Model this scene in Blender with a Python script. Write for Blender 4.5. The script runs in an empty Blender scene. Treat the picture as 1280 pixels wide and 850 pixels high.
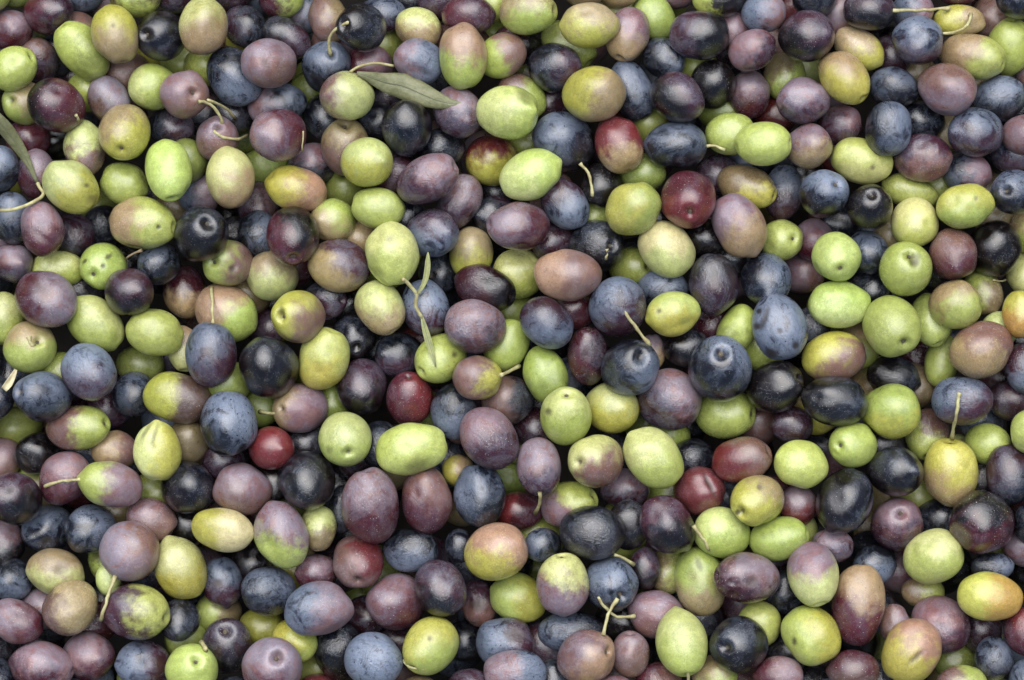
import bpy, math, random
import numpy as np
from mathutils import Vector, noise

# ------------------------------------------------------------------ camera, light
PX = 0.0003125                 # metres per photograph pixel on the pile's top plane
CAM_H = 1.15                   # camera height above that plane
Z0 = 0.082                     # height of the top plane above the floor
scene = bpy.context.scene
col = scene.collection

cam_d = bpy.data.cameras.new('camera'); cam = bpy.data.objects.new('camera', cam_d); col.objects.link(cam)
cam_d.sensor_width = 36.0
cam_d.lens = 36.0 * CAM_H / (1280 * PX)
cam_d.clip_start = 0.05; cam_d.clip_end = 50.0
cam.location = (0, 0, Z0 + CAM_H)
cam_d.dof.use_dof = True
cam_d.dof.focus_distance = CAM_H - 0.006
cam_d.dof.aperture_fstop = 20.0
scene.camera = cam

SUN_EL, SUN_AZ = 64.0, -6.0     # degrees above the horizon; azimuth from the top of the picture (+Y) towards +X
world = bpy.data.worlds.new('World'); scene.world = world; world.use_nodes = True
wn = world.node_tree.nodes; wl = world.node_tree.links
sky = wn.new('ShaderNodeTexSky'); sky.sky_type = 'NISHITA'; sky.sun_disc = False
sky.sun_elevation = math.radians(SUN_EL); sky.sun_rotation = math.radians(SUN_AZ)
sky.air_density = 1.0; sky.dust_density = 5.0; sky.ozone_density = 1.0
wl.new(sky.outputs[0], wn['Background'].inputs[0]); wn['Background'].inputs[1].default_value = 0.05

sun_d = bpy.data.lights.new('sun', 'SUN'); sun = bpy.data.objects.new('sun', sun_d); col.objects.link(sun)
sun_d.energy = 2.4; sun_d.angle = math.radians(84); sun_d.color = (0.94, 0.965, 1.0)
el, az = math.radians(SUN_EL), math.radians(SUN_AZ)
to_sun = Vector((math.cos(el) * math.sin(az), math.cos(el) * math.cos(az), math.sin(el)))
sun.rotation_euler = to_sun.to_track_quat('Z', 'Y').to_euler()
sun.location = (0, 0.5, 2)

vs = scene.view_settings
vs.view_transform = 'Standard'; vs.look = 'None'; vs.gamma = 1.0; vs.use_curve_mapping = False
vs.exposure = 1.28
scene.cycles.max_bounces = 5; scene.cycles.diffuse_bounces = 3; scene.cycles.glossy_bounces = 2

# ------------------------------------------------------------------ colours
def lin(c):
    return tuple((v / 255 / 12.92) if v / 255 <= 0.04045 else ((v / 255 + 0.055) / 1.055) ** 2.4 for v in c)
#        colour            bloom rough specks
PAL = {'G': ((141, 152, 76), .04, .29, .55), 'L': ((162, 167, 105), .05, .33, .50), 'Y': ((152, 149, 66), .02, .26, .45),
       'O': ((136, 119, 85), .08, .27, .70), 'B': ((104, 77, 68), .17, .27, .75), 'M': ((110, 82, 84), .40, .30, .70),
       'P': ((54, 29, 39), .24, .19, .55), 'W': ((68, 29, 37), .12, .17, .80), 'R': ((92, 36, 37), .05, .19, .80),
       'D': ((14, 10, 11), .03, .06, .42), 'N': ((15, 16, 23), .16, .12, .36), 'S': ((29, 34, 48), .74, .25, .40),
       'K': ((29, 25, 28), .18, .17, .42), 'T': ((144, 115, 92), .06, .26, .65), 'C': ((182, 172, 124), .03, .35, .50),
       'A': ((152, 120, 60), .02, .26, .50)}
def params(code):
    c, bl, ro, sp = PAL[code[0]]
    c = np.array(lin(c))
    if code.endswith('+'): c = c * 1.12 + .012; bl = min(1, bl * 1.3)
    if code.endswith('-'): c = c * 0.62; bl *= .72
    return c, bl, ro, sp

# ------------------------------------------------------------------ materials
def nodes_of(name):
    m = bpy.data.materials.new(name); m.use_nodes = True
    return m, m.node_tree.nodes, m.node_tree.links, m.node_tree.nodes['Principled BSDF']

class G:
    def __init__(s, nt): s.n, s.l = nt.nodes, nt.links
    def put(s, sock, v):
        if hasattr(v, 'links') or isinstance(v, bpy.types.NodeSocket): s.l.new(v, sock)
        else: sock.default_value = v
    def math(s, op, a, b=0.0, c=0.0, clamp=False):
        n = s.n.new('ShaderNodeMath'); n.operation = op; n.use_clamp = clamp
        s.put(n.inputs[0], a); s.put(n.inputs[1], b); s.put(n.inputs[2], c); return n.outputs[0]
    def vmath(s, op, a, b):
        n = s.n.new('ShaderNodeVectorMath'); n.operation = op; s.put(n.inputs[0], a); s.put(n.inputs[1], b); return n.outputs[0]
    def noise(s, vec, scale, detail=3, rough=.5, dist=0):
        n = s.n.new('ShaderNodeTexNoise'); s.put(n.inputs['Vector'], vec); n.inputs['Scale'].default_value = scale
        n.inputs['Detail'].default_value = detail; n.inputs['Roughness'].default_value = rough; n.inputs['Distortion'].default_value = dist
        return n.outputs['Fac']
    def vor(s, vec, scale, rnd=1.0):
        n = s.n.new('ShaderNodeTexVoronoi'); s.put(n.inputs['Vector'], vec); n.inputs['Scale'].default_value = scale
        n.inputs['Randomness'].default_value = rnd; return n.outputs['Distance'], n.outputs['Color']
    def step(s, v, a, b, lo=0.0, hi=1.0, smooth=True):
        n = s.n.new('ShaderNodeMapRange'); n.interpolation_type = 'SMOOTHSTEP' if smooth else 'LINEAR'
        s.put(n.inputs[0], v); s.put(n.inputs[1], a); s.put(n.inputs[2], b); s.put(n.inputs[3], lo); s.put(n.inputs[4], hi); return n.outputs[0]
    def mix(s, f, a, b, mode='MIX'):
        n = s.n.new('ShaderNodeMix'); n.data_type = 'RGBA'; n.blend_type = mode
        s.put(n.inputs[0], f); s.put(n.inputs[6], a if not isinstance(a, tuple) else a + (1,)); s.put(n.inputs[7], b if not isinstance(b, tuple) else b + (1,)); return n.outputs[2]
    def attr(s, name):
        n = s.n.new('ShaderNodeAttribute'); n.attribute_type = 'GEOMETRY'; n.attribute_name = name; return n

def olive_material():
    m, n, l, bs = nodes_of('olive_skin'); g = G(m.node_tree)
    pos = g.attr('skin_pos').outputs['Vector']
    ca = g.attr('col_main').outputs['Color']; cb = g.attr('col_second').outputs['Color']
    par = n.new('ShaderNodeSeparateColor'); l.new(g.attr('skin_par').outputs['Color'], par.inputs[0])
    bloom, rough, speck = par.outputs[0], par.outputs[1], par.outputs[2]
    mixv = g.attr('blend').outputs['Fac']; scar = g.attr('scar').outputs['Fac']; wrk = g.attr('wrinkle').outputs['Fac']
    n1 = g.noise(pos, 1.1, 3, .55, .4); n2 = g.noise(pos, 3.6, 4, .66, .3); n3 = g.noise(pos, 19, 3, .6); n4 = g.noise(pos, 55, 2, .5)
    # flush of the second colour
    f = g.math('ADD', mixv, g.math('MULTIPLY', g.math('SUBTRACT', n1, .5), 1.3)); f = g.math('ADD', f, g.math('MULTIPLY', g.math('SUBTRACT', n2, .5), .55))
    f = g.step(f, .20, .80)
    c = g.mix(f, ca, cb)
    # mottling of the flesh
    c = g.mix(1.0, c, g.mix(g.step(n2, .32, .70), (.85, .84, .84), (1.11, 1.10, 1.08)), 'MULTIPLY')
    c = g.mix(1.0, c, g.mix(g.step(n3, .3, .7), (.84, .84, .85), (1.13, 1.13, 1.11)), 'MULTIPLY')
    c0 = c
    # waxy bloom, rubbed away in patches and streaks
    nb = g.noise(pos, 1.25, 6, .68, .8)
    streak = g.noise(g.vmath('MULTIPLY', pos, (3.6, 2.0, 1.3)), 1.5, 4, .68, 1.4)
    bm = g.step(g.math('ADD', nb, g.math('MULTIPLY', bloom, .16)), .45, .60)
    bm = g.math('MULTIPLY', bm, g.step(streak, .34, .50, .45, 1.0))
    pit_d, pit_c = g.vor(pos, 5.2)
    pitr = n.new('ShaderNodeSeparateColor'); l.new(pit_c, pitr.inputs[0])
    pit = g.math('MULTIPLY', g.step(pit_d, .12, .19, 1.0, 0.0), g.step(pitr.outputs[0], .66, .68))
    bm = g.math('MULTIPLY', bm, g.math('SUBTRACT', 1.0, g.math('MAXIMUM', pit, scar)))
    bmf = g.math('MULTIPLY', g.math('MULTIPLY', bm, g.step(n3, .25, .75, .72, 1.12)), bloom)
    c = g.mix(g.math('MULTIPLY', bmf, .80), c, (.165, .203, .275))
    # fine dust and lenticels
    d1, _ = g.vor(pos, 17); d2, cc2 = g.vor(pos, 10.5); r2 = n.new('ShaderNodeSeparateColor'); l.new(cc2, r2.inputs[0])
    dot1 = g.step(d1, .09, .19, 1.0, 0.0)
    dot2 = g.math('MULTIPLY', g.step(d2, .07, .125, 1.0, 0.0), g.step(r2.outputs[0], .40, .45))
    c = g.mix(g.math('MULTIPLY', dot1, g.math('MULTIPLY', speck, .80)), c, g.mix(.22, c, (.80, .74, .64)))
    c = g.mix(g.math('MULTIPLY', dot2, g.math('MULTIPLY', speck, g.math('MULTIPLY', g.step(n1, .40, .58, .15, 1.0), 1.3)), 0, True), c, (.72, .66, .56))
    # fine pale scratches in webs, rubbed into the skin
    sc = g.math('ABSOLUTE', g.math('SUBTRACT', g.noise(pos, 2.7, 3, .6, 1.0), .5))
    sc = g.math('MULTIPLY', g.step(sc, .004, .020, 1.0, 0.0), g.step(nb, .47, .58))
    c = g.mix(g.math('MULTIPLY', sc, .75), c, g.mix(.10, g.mix(1.0, c, (1.35, 1.32, 1.30), 'MULTIPLY'), (.46, .42, .39)))
    # brown bruises and rubs
    br = g.step(g.noise(pos, 1.45, 4, .72, 1.6), .67, .75)
    c = g.mix(g.math('MULTIPLY', br, .36), c, (.115, .075, .048))
    c = g.mix(scar, c, g.mix(1.0, g.mix(.35, c0, (.16, .11, .065)), (.17, .14, .12), 'MULTIPLY'))
    l.new(c, bs.inputs['Base Color'])
    ro = g.math('ADD', rough, g.math('MULTIPLY', bmf, .20)); ro = g.math('ADD', ro, g.math('MULTIPLY', g.math('SUBTRACT', n2, .5), .22)); ro = g.math('ADD', ro, g.math('MULTIPLY', scar, .3), 0, True)
    l.new(ro, bs.inputs['Roughness'])
    bs.inputs['Specular IOR Level'].default_value = .75
    hgt = g.math('ADD', g.math('MULTIPLY', n3, .5), g.math('MULTIPLY', n4, .28))
    hgt = g.math('ADD', hgt, g.math('MULTIPLY', n2, .9))
    wr = g.noise(g.vmath('MULTIPLY', pos, (2.6, 2.6, .8)), 2.0, 4, .6, 1.4)
    wr = g.math('ABSOLUTE', g.math('SUBTRACT', wr, .5))
    hgt = g.math('ADD', hgt, g.math('MULTIPLY', g.math('MULTIPLY', wr, 8.0), wrk))
    hgt = g.math('SUBTRACT', hgt, g.math('MULTIPLY', pit, .25))
    bp = n.new('ShaderNodeBump'); bp.inputs['Strength'].default_value = .22; bp.inputs['Distance'].default_value = .0009
    l.new(hgt, bp.inputs['Height']); l.new(bp.outputs[0], bs.inputs['Normal'])
    return m

def plain_material(name, c1, c2, scale, rough, bump=.3, stretch=(1, 1, 1), dist=.0003):
    m, n, l, bs = nodes_of(name); g = G(m.node_tree)
    tc = n.new('ShaderNodeTexCoord').outputs['Object']
    v = g.vmath('MULTIPLY', tc, stretch)
    a = g.noise(v, scale, 5, .62, .4); b = g.noise(v, scale * 5, 3, .6)
    c = g.mix(g.step(a, .3, .7), c1, c2); c = g.mix(1.0, c, g.mix(b, (.75, .75, .75), (1.2, 1.2, 1.2)), 'MULTIPLY')
    l.new(c, bs.inputs['Base Color']); bs.inputs['Roughness'].default_value = rough
    bp = n.new('ShaderNodeBump'); bp.inputs['Strength'].default_value = bump; bp.inputs['Distance'].default_value = dist
    l.new(g.math('ADD', a, b), bp.inputs['Height']); l.new(bp.outputs[0], bs.inputs['Normal'])
    return m

M_OLIVE = olive_material()
M_STALK = plain_material('stalk_wood', (.40, .385, .19), (.24, .20, .09), 300, .6)
M_DRY = plain_material('dry_stalk', (.30, .24, .14), (.16, .11, .06), 300, .7)
M_SCAR = plain_material('stem_scar_cork', (.11, .085, .05), (.03, .024, .018), 700, .75, .6)
M_LEAF = plain_material('leaf_blade', (.092, .098, .040), (.150, .152, .078), 330, .5, .6)
M_LEAFLET = plain_material('leaflet_blade', (.25, .26, .10), (.17, .185, .075), 330, .5, .4)
M_RIB = plain_material('leaf_rib', (.13, .14, .08), (.10, .11, .055), 300, .6)
M_BRACT = plain_material('dry_bract', (.46, .42, .26), (.26, .22, .12), 260, .6)
M_FLOOR = plain_material('crate_floor', (.060, .050, .040), (.035, .030, .026), 40, .8)

# ------------------------------------------------------------------ the floor under the pile
def mesh_obj(name, verts, faces, mat, parent=None, smooth=True, loc=(0, 0, 0)):
    me = bpy.data.meshes.new(name); me.from_pydata(verts, [], faces); me.update()
    if smooth: me.polygons.foreach_set('use_smooth', [True] * len(me.polygons))
    me.materials.append(mat)
    o = bpy.data.objects.new(name, me); col.objects.link(o); o.location = loc
    if parent is not None: o.parent = parent
    return o
fl = mesh_obj('floor', [(-1.2, -1.2, 0), (1.2, -1.2, 0), (1.2, 1.2, 0), (-1.2, 1.2, 0)], [(0, 1, 2, 3)], M_FLOOR, smooth=False)
fl['kind'] = 'structure'

# ------------------------------------------------------------------ olives
def place(x, y, z):
    """photograph point + height above the top plane (both in pixels) -> world position and local scale"""
    k = (CAM_H - z * PX) / CAM_H
    return Vector(((x - 640) * PX * k, (425 - y) * PX * k, Z0 + z * PX)), PX * k

_grid = {}
def sphere_grid(seg, rings):
    """latitude rings crowded towards the stem pole so that the hollow is shaped well; returns theta, phi and faces"""
    if (seg, rings) in _grid: return _grid[(seg, rings)]
    th = []
    for i in range(rings):
        t = (i + .5) / rings
        th.append(math.pi * (t ** 1.35))
    TH = np.repeat(np.array(th), seg); PH = np.tile(np.arange(seg) * 2 * math.pi / seg, rings)
    TH = np.concatenate([[0.0], TH, [math.pi]]); PH = np.concatenate([[0.0], PH, [0.0]])
    F = [(0, 1 + j, 1 + (j + 1) % seg) for j in range(seg)]
    for i in range(rings - 1):
        a = 1 + i * seg; b = a + seg
        F += [(a + j, b + j, b + (j + 1) % seg, a + (j + 1) % seg) for j in range(seg)]
    last = 1 + (rings - 1) * seg; tip = last + seg
    F += [(last + j, tip, last + (j + 1) % seg) for j in range(seg)]
    _grid[(seg, rings)] = (TH, PH, F); return _grid[(seg, rings)]

# marks on single olives: photograph x, y, radius, depth (share of the short radius), brownness, stretch, its direction
MARKS = [(1139,326,9,.13,.8,1,0),(657,123,8,.03,.55,1.6,50),(109,327,3,.03,.9,1.6,-45),(139,321,3,.03,.9,1.6,-45),(133,333,3,.03,.9,1,0),
         (112,233,3.5,.03,.8,1,0),(117.5,250,6,.04,.5,1,0),(202,285,3.2,.04,1,1,0),(293,337,4,.04,.9,1,0),(489,300,5,.02,.35,1,0),
         (822,389,3.4,.03,.8,1,0),(896,440,4,.03,.8,1,0),(947,607,4,.03,.75,1,0),(920,639,4,.04,.9,1,0),(885,604,3,.06,.85,6,65),
         (19,610,5,.03,.6,1,0),(35,576,5.5,.05,.9,2.2,55),(1140,818,3.6,.07,.75,4,-42),(872,704,4,.03,.55,2,70),(990,800,3.2,.04,.9,2,85),
         (937,725,7,.07,.7,1,0),(79,710,8,.10,.5,1.4,15),(597,755,8.5,.04,.75,1.3,0),(646,790,10,.05,.6,1.2,20),(275,727,5.5,.03,.7,1.2,0),
         (352,816,8,.08,.55,1,0),(538,795,3,.02,.7,1,0),(521,580,11,.02,.5,1.8,-20),(413,563,5,.02,.4,1,0),(354,391,4,.04,.7,2.4,85),
         (569,443,4,.04,.9,1,0),(684,514,5,.03,.8,1,0),(603,609,2.4,.02,.5,1,0),(335,83,6,.04,.45,1.5,60),(901,249,3,.03,.9,1,0),
         (145,35,3,.02,.7,1,0),(1041,621,13,.11,0,1.3,70),(1088,211,4,.03,.8,1,0),(1216,249,3.5,.02,.6,1,0),(972,414,3.4,.02,.8,1,0),
         (945,408,4.5,.02,.8,1,0),(992,432,4,.02,.8,1,0),(963,442,5,.02,.8,1.4,30),(947,389,3,.02,.8,1,0),(953,399,3,.03,.7,5,-70),
         (541,345,4,.05,.8,1,0),(195,545,3,.06,.6,5,-75),(184,538,3,.04,.6,4,-60),(192,555,5,.06,.3,1.5,40),(575,320,10,.0,.35,1.5,0),
         (52,357,8,.05,.2,2,30),(60,300,5,.05,.25,6,35),(528,90,5,.06,.4,3,20),(355,60,8,.10,.1,1.5,40),(470,345,9,.09,.0,2,30),(595,415,10,.10,.0,2,60)]
SPECKED = [(1227.5,652),(1072,755),(1068,838)]

def olive_geometry(rec, seed, seg, rings):
    x, y, z, a, b, an, A, B, bd, bmix, c = rec
    rng = random.Random(seed)
    q = a / b
    if c is not None:
        # the stem end shows: its axis points that way in the picture and leans to the viewer
        d = (c - an + 90) % 180 - 90
        if abs(d) > 40 and q < 1.2:
            an = c; m = (a + b) / 2; q = 1.03; b = m / 1.015
        ratio = max(1.22, 1.02 * q)
        el = math.acos(min(1, math.sqrt(max(0, (q * q - 1) / (ratio * ratio - 1)))))
        el = min(max(el, math.radians(20)), math.radians(62))
        ratio = math.sqrt(max(1.0, (q * q - math.sin(el) ** 2) / math.cos(el) ** 2)) if q > 1.02 else 1.06
        ratio = min(ratio, 1.6)
        flip = 1 if math.cos(math.radians(c - an)) >= 0 else -1
    else:
        ratio = max(1.18, q)
        el = -math.acos(min(1, math.sqrt(max(0, (q * q - 1) / (ratio * ratio - 1)))))
        el = max(el, math.radians(-60)); flip = rng.choice((-1, 1))
        if q > 1.17: el = math.radians(rng.uniform(-10, 3))
    t = math.radians(an)
    ax = Vector((math.cos(t) * flip, -math.sin(t) * flip, 0)) * math.cos(el) + Vector((0, 0, math.sin(el)))
    ux = ax.cross(Vector((.31, .17, .93))).normalized(); uy = ax.cross(ux).normalized()
    rot = np.array([ux, uy, ax])            # rows: local x, y, z in world axes
    TH, PH, F = sphere_grid(seg, rings)
    st, ct = np.sin(TH), np.cos(TH)
    dirs = np.stack([st * np.cos(PH), st * np.sin(PH), ct], 1)
    egg = 1 - .05 * rng.uniform(-.3, 1.3) * ct
    power = rng.uniform(.90, 1.0)
    rr = np.sign(st) * np.abs(st) ** power * egg
    P = np.stack([rr * np.cos(PH), rr * np.sin(PH), ct * ratio], 1)
    # blossom tip: some end in a small point
    if rng.random() < .45:
        P[:, 2] -= rng.uniform(.04, .14) * np.exp(-((math.pi - TH) / .22) ** 2)
    # stem hollow with a soft rim
    dep = rng.uniform(.15, .24) if c is not None else rng.uniform(.05, .1)
    wid = rng.uniform(.15, .22)
    P[:, 2] -= dep * np.exp(-(TH / (wid * (1 + .16 * np.sin(PH + seed) + .10 * np.sin(2 * PH + seed * 1.7)))) ** 2); P[:, 2] += dep * .05 * np.exp(-((TH - wid * 2.0) / (wid * .9)) ** 2) * (1 + .8 * np.sin(PH * 2 + seed) + .5 * np.sin(PH * 3 + seed * 2.3))
    # lumps and dents
    so = Vector((rng.uniform(-99, 99), rng.uniform(-99, 99), rng.uniform(-99, 99)))
    amp = rng.uniform(.02, .06)
    lum = np.array([noise.noise(Vector(v) * 1.3 + so) for v in dirs]) if seg > 20 else np.zeros(len(dirs))
    k = 1 + amp * lum * 1.6
    if seg > 20:
        nd = 0 if rng.random() < .30 else rng.choice((1, 2, 2, 3))
        for _ in range(nd):
            # random place, more often on the upper side
            w = Vector((rng.gauss(0, 1), rng.gauss(0, 1), abs(rng.gauss(0, 1)))).normalized()
            lw = rot @ np.array(w); ww = rng.uniform(.16, .42); dd = rng.uniform(.03, .10)
            dist2 = ((dirs - lw) ** 2 * np.array([1, rng.uniform(.4, 1), 1])).sum(1)
            k -= dd * np.exp(-dist2 / (ww * ww))
    P *= k[:, None]
    wp = P @ rot                             # in world axes, unit: the short radius
    ctr, s = place(x, y, z)
    mark = np.zeros(len(P))
    for mx, my, mr, md, mb, ms, ma in MARKS:
        if math.hypot(mx - x, my - y) > a or seg < 60: continue
        ex = wp[:, 0] * b - (mx - x); ey = -wp[:, 1] * b - (my - y); ra = math.radians(ma)
        e2 = ((ex * math.cos(ra) + ey * math.sin(ra)) / (mr * ms)) ** 2 + ((-ex * math.sin(ra) + ey * math.cos(ra)) / mr) ** 2
        e2 = np.where(wp[:, 2] > 0, e2, 99.0) * (1 + .25 * np.sin(PH * 5 + mx))
        wp = wp * (1 - md * np.exp(-e2))[:, None]; mark = np.maximum(mark, mb * np.exp(-e2 ** 2))
    # colours of the skin
    cA, blA, roA, spA = params(A); cB, blB, roB, spB = params(B)
    jit = np.array([rng.uniform(.95, 1.05) for _ in range(3)]) * rng.uniform(.88, 1.12)
    cA = cA * jit; cB = cB * jit
    bt = math.radians(bd); dv = np.array([math.cos(bt), -math.sin(bt), .15])
    dn = wp / np.linalg.norm(wp, axis=1)[:, None]
    if bmix > 0: blend = .5 + .62 * ((dn @ dv) - (1 - 2.1 * bmix) * .8)
    else: blend = np.full(len(P), -.35)
    fB = np.clip((blend - .18) / .64, 0, 1)
    pars = np.zeros((len(P), 4), np.float32)
    bj = rng.uniform(.7, 1.25); rj = rng.uniform(-.06, .07); sj = rng.uniform(.3, 1.4)
    pars[:, 0] = np.clip((blA + (blB - blA) * fB) * bj, 0, 1); pars[:, 1] = roA + (roB - roA) * fB + rj
    if any(math.hypot(x - sx, y - sy) < 14 for sx, sy in SPECKED): sj = 3.0
    pars[:, 2] = np.clip((spA + (spB - spA) * fB) * sj, 0, 1); pars[:, 3] = 1
    scar = np.exp(-(TH / (wid * .50)) ** 4) * (.85 if c is not None else .5)
    scar = np.maximum(scar, mark)
    wrk = rng.uniform(.5, 1.0) if rng.random() < .28 and A[0] in 'MPSNKWB' else 0.0
    V = wp * (b * s)
    return dict(ctr=ctr, V=V, F=F, pos=P + np.array(so), ca=cA, cb=cB, par=pars, blend=blend, scar=scar, wrk=wrk, axis=ax,
                stem=ax * ((ratio - dep) * b * s), b=b * s, wid=wid)

def put_attrs(me, gs):
    n = sum(len(g['V']) for g in gs)
    def cat(f, w): return np.concatenate([np.broadcast_to(np.asarray(f(g), np.float32), (len(g['V']), w) if w > 1 else (len(g['V']),)).reshape(-1) for g in gs]).astype(np.float32)
    rgba = lambda v: tuple(v) + (1.0,)
    at = me.attributes
    at.new('col_main', 'FLOAT_COLOR', 'POINT').data.foreach_set('color', cat(lambda g: rgba(g['ca']), 4))
    at.new('col_second', 'FLOAT_COLOR', 'POINT').data.foreach_set('color', cat(lambda g: rgba(g['cb']), 4))
    at.new('skin_par', 'FLOAT_COLOR', 'POINT').data.foreach_set('color', cat(lambda g: g['par'], 4))
    at.new('skin_pos', 'FLOAT_VECTOR', 'POINT').data.foreach_set('vector', cat(lambda g: g['pos'], 3))
    at.new('blend', 'FLOAT', 'POINT').data.foreach_set('value', cat(lambda g: g['blend'], 1))
    at.new('scar', 'FLOAT', 'POINT').data.foreach_set('value', cat(lambda g: g['scar'], 1))
    at.new('wrinkle', 'FLOAT', 'POINT').data.foreach_set('value', cat(lambda g: g['wrk'], 1))

def parse(t):
    p = t.split()
    return tuple(float(v) for v in p[:6]) + (p[6], p[7], float(p[8]), float(p[9]), None if p[10] == '-' else float(p[10])), p[11:]

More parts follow.
